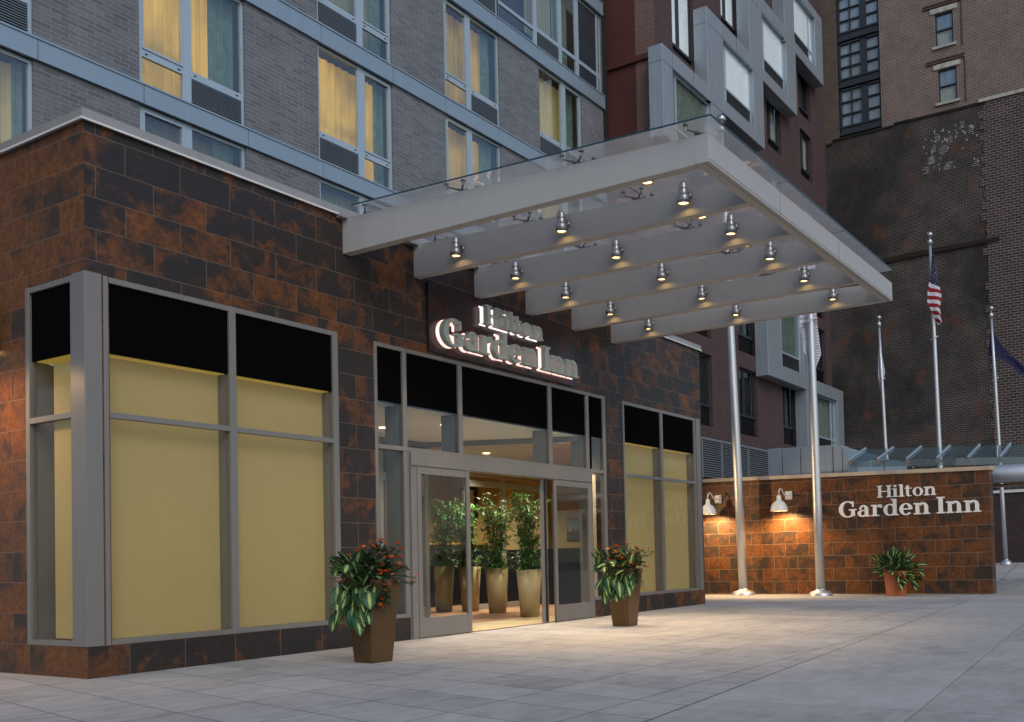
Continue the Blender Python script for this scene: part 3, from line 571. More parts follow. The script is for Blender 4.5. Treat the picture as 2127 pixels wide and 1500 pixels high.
# spotlights on the beam sides
def canopy_lamp(x, side, y, z, label):
    t = thing('canopy_spotlight', label, 'spotlight', (x, y, z), 'steel spotlights on the canopy beams')
    c = (x - side * .115, y, z)
    MB().lathe(c, [(.0, .135), (.030, .132), (.046, .116), (.050, .09), (.050, .0), (.053, -.01), (.068, -.03), (.074, -.048), (.074, -.125), (.071, -.128), (.063, -.118), (.058, -.04), (.0, -.03)], 20).build('lamp_housing', 'steel', t, True)
    MB().lathe((c[0], c[1], c[2]), [(.0515, .04), (.0528, .042), (.0528, .052), (.0515, .054)], 20).build('ring', 'steel_dark', t, True)
    m = MB(); m.lathe((x, y, z), [(.0, -side * .03), (.035, -side * .028), (.055, -side * .012), (.057, 0)], 18, 'x'); m.tube([(x - side * .02, y, z), (x - side * .08, y, z)], .018, 8); m.build('back_plate', 'steel_dark', t, True)
    MB().lathe((c[0], c[1], c[2] - .103), [(0, 0), (.062, 0)], 20).build('bulb', 'bulb', t)
    l = bpy.data.lights.new('spot_lamp', 'SPOT'); l.energy = 190 if y > -4 else 60; l.spot_size = R(62); l.spot_blend = .7; l.color = (1, .70, .40); l.shadow_soft_size = .05
    lo = bpy.data.objects.new('spot_lamp', l); COL.objects.link(lo); lo.location = (-side * .115, 0, -.135); lo.parent = t
ordn = ['first', 'second', 'third', 'fourth', 'fifth', 'sixth']; spot = ['beside the wall', 'at mid span', 'near the outer edge']
for bi in range(1, 6):
    for yi, y in enumerate((-.85, -2.53, -4.21)):
        canopy_lamp(BX[bi], 1, y, 5.165, 'steel spotlight %s on the %s canopy beam from the left' % (spot[yi], ordn[bi]))
for bi in range(0, 4): canopy_lamp(BX[bi] + BW, -1, -4.25, 5.10, 'glowing spotlight mouth peeping below the outer end of the %s beam from the left' % ordn[bi])

# ------------------------------------------------------------ planters
def frame_from(d, up):
    d = d.normalized(); s_ = d.cross(up); s_ = s_.normalized() if s_.length > .02 else Vector((1, 0, 0)); return d, s_, s_.cross(d).normalized()
def leaf(mb, base, d, length, width, droop=.5, n=7, fold=.25, roll=0.0, shape=1.0):
    d, s_, u = frame_from(d, Vector((0, 0, 1)))
    if roll: q = Matrix.Rotation(roll, 3, d); s_ = q @ s_; u = q @ u
    p = Vector(base); prev = None; dd = d.copy()
    for k in range(n + 1):
        f = k / n; wv = width * .5 * (math.sin(math.pi * min(1, f ** (.8 * shape))) ** .62) if 0 < f < 1 else .0015
        dd = (d + Vector((0, 0, -1)) * droop * f * 1.4).normalized(); L = p - s_ * wv + u * wv * fold; Rr = p + s_ * wv + u * wv * fold
        if prev:
            pl, pc, pr_, pf = prev
            mb.face([pl, pc, p, L], [(0, pf), (.5, pf), (.5, f), (0, f)]); mb.face([pc, pr_, Rr, p], [(.5, pf), (1, pf), (1, f), (.5, f)])
        prev = (L, p.copy(), Rr, f); p = p + dd * (length / n)
def rv(a, b): return random.uniform(a, b)
def square_pot(mb, c, rot, wb, wt, h, rim=.02):
    def q(w_, z): return [(c[0] + w_ * math.cos(rot + R(45 + 90 * k)) / math.sqrt(2), c[1] + w_ * math.sin(rot + R(45 + 90 * k)) / math.sqrt(2), z) for k in range(4)]
    rings = [q(wb, .004), q(wt, h), q(wt - 2 * rim, h), q(wt - 2 * rim - .03, h - .09)]
    mb.face(rings[0][::-1])
    for a, b in zip(rings, rings[1:]):
        for k in range(4): mb.face([a[k], a[(k + 1) % 4], b[(k + 1) % 4], b[k]])
    return q(wt - 2 * rim - .035, h - .08)
RT = Vector((.515, -.857, 0)); TW = Vector((-.857, -.515, 0)); UP = Vector((0, 0, 1))   # picture-right, towards the street corner, up
def entrance_plant(c, rot, label, seed, lean=0.0):
    random.seed(seed); t = thing('potted_plant', label, 'potted plant', (c[0], c[1], 0), 'bronze planters beside the doors')
    m = MB(); soil = square_pot(m, c, rot, .275, .41, .87, .016); m.build('planter', 'coppery', t, bevel=.004); MB().face(soil).build('soil', 'soil', t)
    C0 = Vector((c[0], c[1], .84)); lv = MB(); st = MB(); sl = MB(); fl = MB(); ch = 0
    def W(r, tt, z): return C0 + RT * r + TW * tt + UP * z
    # big variegated leaves, cascading over the left front edge
    for k in range(54):
        deep = k > 16; base = W(rv(-.18, .02), rv(.05, .24), rv(-.02, .10))
        r_ = rv(-.32, .14) if deep else rv(-.42, .12); z_ = -rv(.0, .31) if deep else rv(-.02, .20)
        tip = W(r_, rv(.24, .36) - abs(r_) * .2, z_); st.tube([base, (base + tip) / 2 + UP * .06, tip], .0055, 5)
        d = RT * rv(-.55, .40) + TW * rv(.15, .45) + UP * (-rv(.5, 1.1) if deep else rv(-.3, .6)); leaf(lv, tip, d, rv(.17, .25), rv(.115, .15), rv(.15, .5), 8, rv(.05, .2), rv(-.3, .3), .88)
    for k in range(18):
        base = W(rv(-.15, .05), rv(-.1, .15), 0); a = rv(-.34, -.05); tip = W(a, rv(-.05, .15), rv(.06, .24)); st.tube([base, tip], .005, 5)
        leaf(lv, tip, RT * (a * 2 + rv(-.3, .3)) + UP * rv(.3, 1) + TW * rv(-.2, .4), rv(.15, .21), rv(.10, .13), rv(.1, .6), 8, .12, rv(-.6, .6), .88)
    # flowering stems with small round leaves, reaching up and to the right
    def rose(tip, r_):
        for j in range(7):
            a = rv(0, 6.28); d = Vector((math.cos(a), math.sin(a), rv(.0, 1.1))); leaf(fl, tip, d, r_ * rv(.8, 1.3), r_ * rv(.9, 1.3), .1, 3, .3)
    for k in range(110):
        a = rv(-1.0, 1.0); hgt = rv(.02, .38) - abs(a) * .08 + (.07 if 0 < a < .7 else 0)
        reach = W(a * rv(.12, .46) + (.05 if a > 0 else -.03), rv(-.16, .26), hgt)
        if k % 9 == 0: reach = W(rv(.14, .30), rv(.15, .3), -rv(.03, .30))
        base = W(rv(-.14, .18), rv(-.12, .14), -.02); mid = (base + reach) / 2 + UP * rv(.03, .10)
        pts = [base, mid, reach]; st.tube(pts, [.006, .005, .003], 5)
        for j in range(17):
            f = rv(.25, 1.0); p = base.lerp(mid, f * 2) if f < .5 else mid.lerp(reach, f * 2 - 1); an = rv(0, 6.28)
            leaf(sl, p, Vector((math.cos(an), math.sin(an), rv(-.3, .8))), rv(.038, .066), rv(.030, .046), .2, 4, .15)
        if rv(0, 1) < .42: rose(reach + UP * .012, rv(.028, .042))
        if rv(0, 1) < .15: rose(mid + TW * .14, rv(.022, .032))
    st.build('stems', 'stem', t); lv.build('variegated_leaves', 'leaf', t, True); sl.build('small_leaves', 'smallleaf', t, True); fl.build('flowers', 'flower', t)
entrance_plant((2.13, -1.60), R(-5), 'tall bronze planter with orange flowers and variegated leaves, left of the doors, nearest the camera', 11)
entrance_plant((7.33, -1.60), R(2), 'tall bronze planter with orange flowers and variegated leaves, right of the doors', 23)

def terracotta_plant():
    random.seed(31); c = (17.12, -3.02); t = thing('potted_plant', 'terracotta square pot of variegated leaves standing against the lettered tile wall', 'potted plant', (c[0], c[1], 0))
    m = MB(); soil = square_pot(m, c, R(12), .42, .50, .57, .03); m.build('pot', 'terracotta', t, bevel=.006)
    m = MB(); 
    MB().face(soil).build('soil', 'soil', t); lv = MB(); st = MB(); C0 = Vector((c[0], c[1], .52))
    for k in range(110):
        a = rv(-1, 1); base = C0 + RT * rv(-.1, .1) + TW * rv(-.1, .12)
        if k % 6 == 0: tip = C0 + RT * rv(-.05, .45) + TW * rv(.2, .3) + UP * rv(-.25, .05)
        else: tip = C0 + RT * a * rv(.1, .52) + TW * rv(-.12, .28) + UP * rv(.02, .46) * (1 - .35 * abs(a))
        st.tube([base, (base + tip) / 2 + UP * .05, tip], .006, 5); d = (tip - C0).normalized() + Vector((rv(-.4, .4), rv(-.4, .4), rv(-.5, .5)))
        leaf(lv, tip, d, rv(.17, .25), rv(.13, .17), rv(.2, .6), 7, .2, rv(-.7, .7), .9)
    st.build('stems', 'stem', t); lv.build('variegated_leaves', 'leaf', t, True)
terracotta_plant()

def bamboo(c, h, label, seed, plant_h=1.0):
    plant_h *= 1.28
    random.seed(seed); t = thing('potted_bamboo', label, 'potted plant', (c[0], c[1], 0), 'tan tapered pots of bamboo inside the doors')
    MB().lathe((c[0], c[1], .012), [(0, 0), (.165, 0), (.225, h), (.212, h), (.20, h - .06), (0, h - .07)], 28).build('pot', 'tan_pot', t, True)
    st = MB(); lv = MB()
    for k in range(10):
        a = rv(0, 6.28); p0 = Vector((c[0] + .1 * math.cos(a), c[1] + .1 * math.sin(a), h - .06)); lean = Vector((rv(-.28, .28), rv(-.28, .28), 1)); hh = plant_h * rv(.75, 1.05)
        pts = [p0 + Vector((lean.x * f * f, lean.y * f * f, 1 * f)) * hh for f in (0, .25, .5, .75, 1)]; st.tube(pts, [.009, .008, .007, .005, .003], 5)
        for j in range(34):
            f = rv(.04, 1); q = p0 + Vector((lean.x * f * f, lean.y * f * f, f)) * hh; a = rv(0, 6.28); br = q + Vector((math.cos(a), math.sin(a), rv(-.1, .3))) * rv(.06, .2); st.tube([q, br], .003, 4)
            for i in range(6):
                b = rv(0, 6.28); leaf(lv, br, Vector((math.cos(b), math.sin(b), rv(-.6, .5))), rv(.10, .17), rv(.018, .028), .4, 4, .1)
    st.build('stems', 'stem', t); lv.build('leaves', 'bamboo', t)
bamboo((9.98, 4.30), .93, 'bamboo in a tan pot behind the left door leaf, leftmost of the row', 41, 1.1)
bamboo((10.10, 3.70), .90, 'bamboo in a tan pot partly hidden by the stile of the left door leaf', 42, 1.1)
bamboo((9.66, 2.66), .87, 'bamboo in a tan pot in the middle of the open doorway', 43, 1.15)
bamboo((8.78, 1.24), .84, 'bamboo in a tan pot at the right edge of the open doorway, nearest the street', 44, 1.15)

# wall sconce at the left picture edge
t = thing('side_wall_sconce', 'brown metal wall sconce on the side tile wall at the left edge', 'wall lamp', (0, 1.75, 3.3))
B(-.10, -.0, 1.52, 1.74, 3.36, 3.83).build('sconce_body', 'coppery', t); B(-.070, -.015, 1.63, 1.72, 3.352, 3.359).build('lens', 'bulb', t)
l = bpy.data.lights.new('sconce_lamp', 'SPOT'); l.energy = 85; l.spot_size = R(160); l.spot_blend = .9; l.color = (1, .58, .25); l.shadow_soft_size = .06
lo = bpy.data.objects.new('sconce_lamp', l); COL.objects.link(lo); lo.location = (-.75, -.35, -.10); lo.rotation_euler = (0, R(-12), 0); lo.parent = t

# ------------------------------------------------------------ sign wall with barn lamps
sw = thing('sign_wall', 'freestanding rusty slate tile wall with white hotel lettering', 'wall', (17.95, -1, 0))
WX, WY0, WY1 = 17.80, -5.00, 3.4
zt = lambda y: 2.90 + .006 * (y + 5)
m = MB(); m.hexa([(WX, WY0, -.02), (WX + .45, WY0, -.02), (WX + .45, WY1, -.02), (WX, WY1, -.02)], [(WX, WY0, 2.80), (WX + .45, WY0, 2.80), (WX + .45, WY1, 2.96), (WX, WY1, 2.96)]); m.build('tile_wall', 'tile_sign', sw)
m = MB(); ys = [WY0 - .06, -3.1, -1.2, .7, 2.6, WY1]
for a, b in zip(ys, ys[1:]):
    za, zb = 2.80 + .019 * (a + 5), 2.80 + .019 * (b + 5); m.hexa([(WX - .05, a + .006, za), (WX + .5, a + .006, za), (WX + .5, b, zb), (WX - .05, b, zb)], [(WX - .05, a + .006, za + .09), (WX + .5, a + .006, za + .12), (WX + .5, b, zb + .12), (WX - .05, b, zb + .09)])
m.build('coping', 'coping_stone', sw, bevel=.006)
for txt, y0, w_, z0, cap in (('Hilton', -2.45, 1.38, 2.30, .285), ('Garden', -1.50, 3.31 * _gw, 1.865, .385), ('Inn', -1.50 - 3.31 * (1 - _iw), 3.31 * _iw, 1.865, .385)):
    m = MB(); letters(m, txt, lambda a, b, d: (WX - .004 - d, y0 - a, z0 + b), w_, cap, .018); o = m.build('wall_letters', 'letter_white', sw); o['label'] = 'white letters reading ' + txt
def barn_lamp(y, label):
    t = thing('barn_lamp', label, 'wall lamp', (WX, y, 2.48), 'white gooseneck barn lamps on the sign wall'); d = .50
    m = MB(); m.box(WX - .03, WX - .002, y - .09, y + .09, 2.37, 2.58); m.box(WX - .10, WX - .03, y - .07, y + .07, 2.40, 2.56); m.build('back_box', 'white', t, bevel=.006)
    ys_ = y + .07; pts = [(WX - .09, y, 2.47)] + [(WX - .12 - .06 * k, y + .012 * k, 2.475) for k in range(1, 3)] + [(WX - .30, y + .03, 2.53), (WX - .34, y + .045, 2.60), (WX - .40, y + .06, 2.635), (WX - .46, y + .07, 2.60), (WX - d, ys_, 2.53), (WX - d, ys_, 2.45)]
    MB().tube(pts, .014, 8).build('gooseneck', 'white', t, True)
    MB().lathe((WX - d, ys_, 2.08), [(.215, -.008), (.222, 0), (.213, .02), (.205, .08), (.178, .15), (.13, .21), (.075, .245), (.06, .27), (.057, .35), (.04, .385), (0, .39)], 28).build('shade', 'white', t, True)
    MB().lathe((WX - d, ys_, 2.09), [(.210, -.006), (.197, .08), (.17, .145), (.115, .205), (0, .23)], 28).build('shade_lining', 'white', t, True)
    MB().lathe((WX - d, ys_, 2.12), [(0, 0), (.05, .02), (.06, .06), (.03, .11), (0, .12)], 12).build('bulb', 'bulb', t, True)
    l = bpy.data.lights.new('barn_light', 'SPOT'); l.energy = 190; l.spot_size = R(150); l.spot_blend = .6; l.color = (1, .64, .28); l.shadow_soft_size = .05
    lo = bpy.data.objects.new('barn_light', l); COL.objects.link(lo); lo.location = (-d, ys_ - y, -.40); lo.rotation_euler = (0, R(-14), 0); lo.parent = t
barn_lamp(-.22, 'white gooseneck barn lamp in full view between the two flagpoles'); barn_lamp(1.72, 'white gooseneck barn lamp half hidden behind the entrance building corner')

# ------------------------------------------------------------ flagpoles and flags
def flagpole(b, top, rb, rt, label, coll=None):
    t = thing('flagpole', label, 'flagpole', b, 'silver flagpoles by the sign wall'); b = Vector(b); top = Vector(top)
    f = lambda k: b.lerp(top, k)
    MB().tube([b, f(.25), f(.5), f(.75), f(.975)], [rb, rb * .97, rb * .85, (rb + rt) / 2, rt], 18).build('pole', 'pole', t, True)
    MB().lathe(b, [(rb * 2.6, 0), (rb * 2.6, .05), (rb * 2.1, .10), (rb * 1.15, .13), (rb * 1.02, .17)], 24).build('base_collar', 'pole', t, True)
    e = f(.975); MB().lathe(e, [(rt, -.02), (rt * 1.9, -.02), (rt * 1.9, .10), (rt * .8, .12), (rt * .4, .14), (rt * .4, .18)], 16).build('truck', 'pole', t, True)
    r_ = rt * 2.6; MB().lathe(e + Vector((0, 0, .17 + r_)), [(r_ * math.sin(math.pi * k / 10), -r_ * math.cos(math.pi * k / 10)) for k in range(11)], 18).build('finial_ball', 'steel', t, True)
    if coll:
        p = f(coll); m = MB(); m.tube([p + Vector((.0, 0, 0)) + (RT * math.cos(a) + TW * math.sin(a)) * (rb * 1.5) + UP * .06 * math.cos(a) for a in [2 * math.pi * k / 12 for k in range(13)]], .012, 6, False); m.build('retainer_ring', 'white', t, True)
    return t
flagpole((17.38, .90, 0), (16.95, .98, 12.0), .112, .05, 'tall silver flagpole nearest the entrance building, its ball showing over the canopy corner')
flagpole((17.02, -1.25, 0), (16.76, -1.27, 8.9), .107, .05, 'thick silver flagpole rising in front of the lettered wall, white flag under the canopy', .735)
flagpole((24.56, -.87, ground_z(24.5)), (24.30, -.77, 8.1), .065, .032, 'short thin silver flagpole left of the tall stars and stripes pole', .76)
flagpole((25.40, -2.25, ground_z(25.4)), (25.07, -2.19, 10.65), .080, .038, 'tallest silver flagpole behind the lettered wall, carrying the stars and stripes', .69)
flagpole((26.39, -3.86, ground_z(26.3)), (26.06, -3.72, 8.3), .065, .034, 'silver flagpole at the right edge whose foot shows beyond the wall end', .73)

def flag(name, label, outline, mat, depth_amp, part=None):
    """a cloth sheet between a left and a right edge polyline (world points), with folds towards/away from the camera"""
    L, Rr = outline; n, mcount = 26, 18; vs = []
    def samp(P, f):
        k = f * (len(P) - 1); i = min(int(k), len(P) - 2); return Vector(P[i]).lerp(Vector(P[i + 1]), k - i)
    mb = MB()
    for j in range(n + 1):
        fz = j / n; a, b = samp(L, fz), samp(Rr, fz); vs.append([a.lerp(b, i / mcount) + TW * depth_amp * (math.sin(i / mcount * 6.0 + fz * 2.2) * (.25 + fz)) for i in range(mcount + 1)])
    for j in range(n):
        for i in range(mcount):
            q = [(i, j), (i + 1, j), (i + 1, j + 1), (i, j + 1)]; mb.face([vs[y][x] for x, y in q], [(x / mcount, 1 - y / n) for x, y in q])
    o = mb.build(name, mat, None, True); md = o.modifiers.new('thick', 'SOLIDIFY'); md.thickness = .006
    return tag(o, label, 'flag', 'flags hanging from the silver poles')
def flagmat_us():
    t = NT('stars_and_stripes'); o = t.xyz(t.node('UVMap').outputs[0]); v = t.math('ADD', o[1], t.math('MULTIPLY', o[0], .16)); k = t.math('FLOORED_MODULO', t.math('FLOOR', t.math('MULTIPLY', v, 15.0)), 2.0)
    c = t.mix(k, (.62, .64, .70), (.28, .012, .018)); can_ = t.math('GREATER_THAN', v, .72); st = t.math('GREATER_THAN', t.noise(t.node('UVMap').outputs[0], 40, 0), .70)
    c = t.mix(can_, c, t.mix(st, (.012, .016, .05), (.6, .6, .7))); t.color(c); t.rough(.9); return t.m
M['flag_us'] = flagmat_us(); M['flag_white'] = simple('white_flag_cloth', (.62, .62, .72), .9, var=.06)
M['flag_navy'] = simple('navy_flag_cloth', (.012, .012, .06), .8, var=.2)
M['ringred'] = simple('red_ring_print', (.35, .02, .05), .8); M['blueprint'] = simple('blue_flag_print', (.03, .08, .5), .8); M['greyprint'] = simple('grey_flag_print', (.12, .13, .2), .8)
Yp = lambda c, r_, t_, z: tuple(Vector((c[0], c[1], 0)) + RT * r_ + TW * t_ + UP * z)
c = (25.13, -2.215)
flag('united_states_flag', 'limp stars and stripes flag hanging on the tallest pole', ([Yp(c, .0, .12, 10.15), Yp(c, -.09, .12, 9.4), Yp(c, -.19, .12, 8.9), Yp(c, -.20, .12, 8.55), Yp(c, -.03, .12, 8.2), Yp(c, .10, .12, 7.85)], [Yp(c, .02, .12, 10.15), Yp(c, .08, .12, 9.6), Yp(c, .17, .12, 9.1), Yp(c, .24, .12, 8.75), Yp(c, .18, .12, 8.4), Yp(c, .23, .12, 7.95)]), 'flag_us', -.05)
# keep the cloth behind its pole
c = (24.33, -.80)
f = flag('white_city_flag', 'narrow limp white flag with blue print on the short thin pole', ([Yp(c, .0, -.1, 7.5), Yp(c, -.07, -.1, 7.0), Yp(c, -.09, -.1, 6.4), Yp(c, -.04, -.1, 5.95)], [Yp(c, .02, -.1, 7.5), Yp(c, .06, -.1, 7.0), Yp(c, .13, -.1, 6.5), Yp(c, .03, -.1, 6.1)]), 'flag_white', .02)
m = MB()
for k in range(7): z_ = 6.95 - .075 * k; m.box(*sorted((Yp(c, -.05 + .006 * k, 0, 0)[0], Yp(c, -.005 + .006 * k, 0, 0)[0])), Yp(c, -.02, -.02, 0)[1] - .025, Yp(c, -.02, -.02, 0)[1] + .02, z_, z_ + (.045 if k % 3 else .055))
m.build('flag_print', 'blueprint', f)
c = (16.83, -1.26)
f = flag('white_ring_flag', 'limp white flag with a red ring on the thick pole, seen just below the canopy', ([Yp(c, -.22, -.10, 8.1), Yp(c, -.24, -.12, 7.1), Yp(c, -.24, -.12, 6.4), Yp(c, -.17, -.14, 6.1), Yp(c, -.17, -.12, 5.85), Yp(c, .05, -.12, 5.4)], [Yp(c, .18, -.10, 8.1), Yp(c, .17, -.12, 7.1), Yp(c, .18, -.12, 6.5), Yp(c, .22, -.12, 6.1), Yp(c, .25, -.12, 5.75), Yp(c, .10, -.12, 5.4)]), 'flag_white', .03)
m = MB(); cc = Vector(Yp(c, .135, .03, 6.55)); m.tube([cc + RT * .055 * math.cos(a) + UP * .065 * math.sin(a) for a in [2 * math.pi * k / 20 for k in range(21)]], .007, 6, False); m.build('ring_print', 'ringred', f)
m = MB()
for k in range(6): p_ = Vector(Yp(c, -.16 + .012 * (k % 3), .03, 6.38 + .05 * (k // 2))); m.tube([p_ + RT * .018 * math.cos(a) + UP * .022 * math.sin(a) for a in [2 * math.pi * q / 10 for q in range(11)]], .005, 5, False)
m.build('emblem_print', 'greyprint', f)
c = (26.12, -3.74)
f = flag('navy_state_flag', 'dark navy flag blowing out to the right at the picture edge', ([Yp(c, .0, -.1, 7.75), Yp(c, -.09, -.1, 7.2), Yp(c, -.14, -.1, 6.95), Yp(c, .05, -.1, 6.87), Yp(c, .25, -.1, 6.82), Yp(c, .55, -.1, 6.62), Yp(c, .95, -.1, 6.25)], [Yp(c, .02, -.1, 7.75), Yp(c, .14, -.1, 7.55), Yp(c, .25, -.1, 7.35), Yp(c, .36, -.1, 7.18), Yp(c, .5, -.1, 7.0), Yp(c, .72, -.1, 6.82), Yp(c, 1.0, -.1, 6.5)]), 'flag_navy', .03)
m = MB()
for k in range(4): p_ = Vector(Yp(c, .33 + .06 * k, -.02, 6.98 - .035 * k)); m.tube([p_, p_ + RT * .025 + UP * .02, p_ + RT * .05 - UP * .01], .007, 5)
m.build('emblem_print', 'greyprint', f)

# ------------------------------------------------------------ grey brick hotel tower
TY = 7.06; tw = thing('hotel_tower', 'grey brick hotel tower with blue grey floor bands and curtained windows', 'building', (10, 8, 0))
COLX = [1.05, 5.19, 9.36, 13.53, 17.67]; WW = 2.27
ZB = [(6.40, 6.76), (9.42, 9.78), (12.39, 12.80), (15.44, 15.87), (18.50, 18.9)]     # bands
holes = []; rows = [(6.76, 9.42), (9.78, 12.39), (12.80, 15.44), (15.87, 18.50)]
wins = []
for r_, (z0, z1) in enumerate(rows):
    for ci, x0 in enumerate(COLX):
        if r_ == 2 and ci < 2 or r_ == 3 and ci < 3: continue
        if r_ == 3 and ci == 4: continue
        wins.append((r_, ci, x0, z0, z1)); holes.append((x0, x0 + WW, z0, z1))
holes.append((15.80, 21.20, 15.87, 18.50))
wall(MB(), 'y', TY, -6.0, 21.2, 4.9, 19.5, holes, .16).build('brick_front', 'grey_brick', tw)
m = MB(); m.box(21.18, 21.24, TY + .01, TY + 12, 4.9, 19.5); m.build('end_wall', 'grey_brick', tw)
MB().face([(-6, TY, 4.9), (-6, TY + 14, 4.9), (-6, TY + 14, 19.5), (-6, TY, 19.5)]).build('side_wall', 'grey_brick', tw)
for bi, (a, b) in enumerate(ZB):
    m = MB(); px = 0.07 if bi < 3 else .08; cuts = [-6.0, -.8, 1.2, 3.36, 5.23, 7.47, 9.40, 11.60, 13.47, 15.64, 17.53, 19.72, 21.24]
    for x0, x1 in zip(cuts, cuts[1:]): m.box(x0 + .006, x1 - .006, TY - px, TY + .1, a, b)
    m.box(-6, 21.24, TY - px - .02, TY - px + .03, b - .02, b + .015); m.build('floor_band', 'band', tw)
def curtain(mb, x0, x1, y, z0, z1, amp=.025, freq=16.0, lean=0.0):
    n = max(6, int((x1 - x0) * 40)); ph = rv(0, 6)
    P = lambda f, z: (x0 + (x1 - x0) * f + lean * (z1 - z) * (f > .5), y + amp * math.sin(ph + f * (x1 - x0) * freq * 2) + amp * .6 * math.sin(ph * 2 + f * (x1 - x0) * freq * 4.7), z)
    for k in range(n): mb.face([P(k / n, z0), P((k + 1) / n, z0), P((k + 1) / n, z1), P(k / n, z1)])
def room_window(r_, ci, x0, z0, z1, lit):
    random.seed(100 * r_ + ci); mirror = ci in (2, 4); x1 = x0 + WW; y = TY + .04; fw = .075
    X = (lambda a: x0 + a) if not mirror else (lambda a: x1 - a)
    f = MB()
    def bx(a, b, c, d, p=0, q=.07): f.box(X(a), X(b), y + p, y + q, c, d)
    zl, zs = z0 + .56, z0 + .70; bx(0, fw, z0, z1); bx(WW - .06, WW, z0, z1); bx(.90, 1.08, z0, z1, -.01)
    for a, b in ((fw, .90), (1.08, WW - .06)): bx(a, b, z1 - .07, z1, .003); bx(a, b, zl - .0, zs, .003); bx(a, b, z0, z0 + .06, .003)
    bx(fw, fw + .035, zs, z1 - .07, -.02, .05); bx(.865, .90, zs, z1 - .07, -.02, .05); bx(fw + .035, .865, zs, zs + .04, -.018, .05); bx(fw + .035, .865, z1 - .11, z1 - .07, -.018, .05)
    fo = f.build('room_window', 'tframe', tw)
    k = MB()
    for a, b in ((.14, zl + .05), (.80, zl + .05), (1.14, zl + .06), (2.08, zl + .06), (.14, z0 + .03), (1.5, z0 + .03), (2.0, z0 + .03)): k.box(X(a), X(a + .05), y - .006, y + .004, b, b + .022)
    k.build('latch', 'gap', fo)
    g = MB()
    for a, b, c, d in ((fw + .035, .865, zs + .04, z1 - .11), (fw, .90, z0 + .06, zl), (1.08, WW - .06, zs, z1 - .07)): g.box(X(a), X(b), y + .028, y + .034, c, d)
    g.build('pane', 'glass_tower', fo)
    lv = MB(); lv.box(X(1.08), X(WW - .06), y + .06, y + .075, z0 + .06, zl); lv.build('louvre_recess', 'louvre', fo); lv = MB()
    for q in range(11): zz_ = z0 + .072 + q * .0445; lv.hexa([(min(X(1.08), X(WW - .06)), y + .0, zz_), (max(X(1.08), X(WW - .06)), y + .0, zz_), (max(X(1.08), X(WW - .06)), y + .05, zz_ + .012), (min(X(1.08), X(WW - .06)), y + .05, zz_ + .012)], [(min(X(1.08), X(WW - .06)), y + .0, zz_ + .014), (max(X(1.08), X(WW - .06)), y + .0, zz_ + .014), (max(X(1.08), X(WW - .06)), y + .05, zz_ + .026), (min(X(1.08), X(WW - .06)), y + .05, zz_ + .026)])
    lv.build('louvre', 'vent', fo)
    c = MB(); curtain(c, x0 + .05, x1 - .05, TY + .42, z0, z1 - .02, .02, 15); c.build('sheer_curtain', 'sheer%d' % lit, fo)
    c = MB(); a, b = rv(.16, .36), (rv(.25, .62) if ci else .16); curtain(c, x0 + .03, x0 + a, TY + .33, z0, z1, .03, 12); curtain(c, x1 - b, x1 - .03, TY + .33, z0, z1, .03, 12); c.build('drape', 'drape', fo)
    MB().face([(x0 - .2, TY + .8, z0 - .1), (x1 + .2, TY + .8, z0 - .1), (x1 + .2, TY + .8, z1 + .1), (x0 - .2, TY + .8, z1 + .1)]).build('room_back', 'room', fo)
    m = MB(); m.box(x0 - .02, x0, TY + .12, TY + .8, z0, z1); m.box(x1, x1 + .02, TY + .12, TY + .8, z0, z1); m.box(x0, x1, TY + .12, TY + .8, z1, z1 + .03); m.build('room_side', 'room', fo)
LIT = {(0, 0): 2, (0, 1): 3, (0, 2): 3, (0, 3): 3, (0, 4): 3, (1, 0): 1, (1, 1): 0, (1, 2): 0, (1, 3): 1, (1, 4): 2, (2, 2): 3, (2, 3): 1, (2, 4): 2, (3, 3): 3, (3, 4): 3}
for r_, ci, x0, z0, z1 in wins: room_window(r_, ci, x0, z0, z1, LIT[(r_, ci)])
# continuous glazing on the top visible floor
x0, z0, z1 = 15.80, 15.87, 18.50; y = TY + .04; f = MB()
for a, b in ((15.80, 15.87), (17.52, 17.68), (18.80, 18.98), (19.74, 19.92), (20.95, 21.05), (21.12, 21.2)): f.box(a, b, y, y + .07, z0, z1)
f.box(15.87, 21.12, y + .003, y + .066, z0, z0 + .06); f.box(15.87, 17.52, y + .003, y + .066, z0 + .52, z0 + .62); f.box(17.68, 21.12, y + .003, y + .066, z0 + .56, z0 + .68); f.box(15.87, 21.12, y + .003, y + .066, z1 - .07, z1)
fo = f.build('glazed_corner_strip', 'tframe', tw); B(15.87, 19.74, y + .028, y + .034, z0 + .06, z1 - .07).build('pane', 'glass_tower', fo); B(19.92, 21.12, y + .02, y + .034, z0 + .06, z1 - .07).build('dark_panel', 'iron', fo)
c = MB(); curtain(c, 17.6, 18.85, TY + .4, z0 + .6, z1, .03, 14); curtain(c, 18.95, 19.8, TY + .4, z0, z1, .03, 14); c.build('drape', 'sheer3', fo); c = MB(); curtain(c, 19.0, 19.7, TY + .33, z0, z1, .03, 14); c.build('drape', 'drape', fo)
B(15.8, 21.15, TY + .7, TY + .75, z0, z1).build('room_back', 'room', fo)
lv = MB(); lv.box(17.68, 18.80, y + .05, y + .06, z0 + .06, z0 + .56); lv.build('louvre_recess', 'louvre', fo); lv = MB()
for q in range(11): lv.box(17.68, 18.80, y - .002, y + .03, z0 + .072 + q * .0445, z0 + .084 + q * .0445)
lv.build('louvre', 'vent', fo)
B(21.24, 21.50, TY - .02, TY + .2, 4.9, 19.6).build('corner_pipe', 'gap', tw)

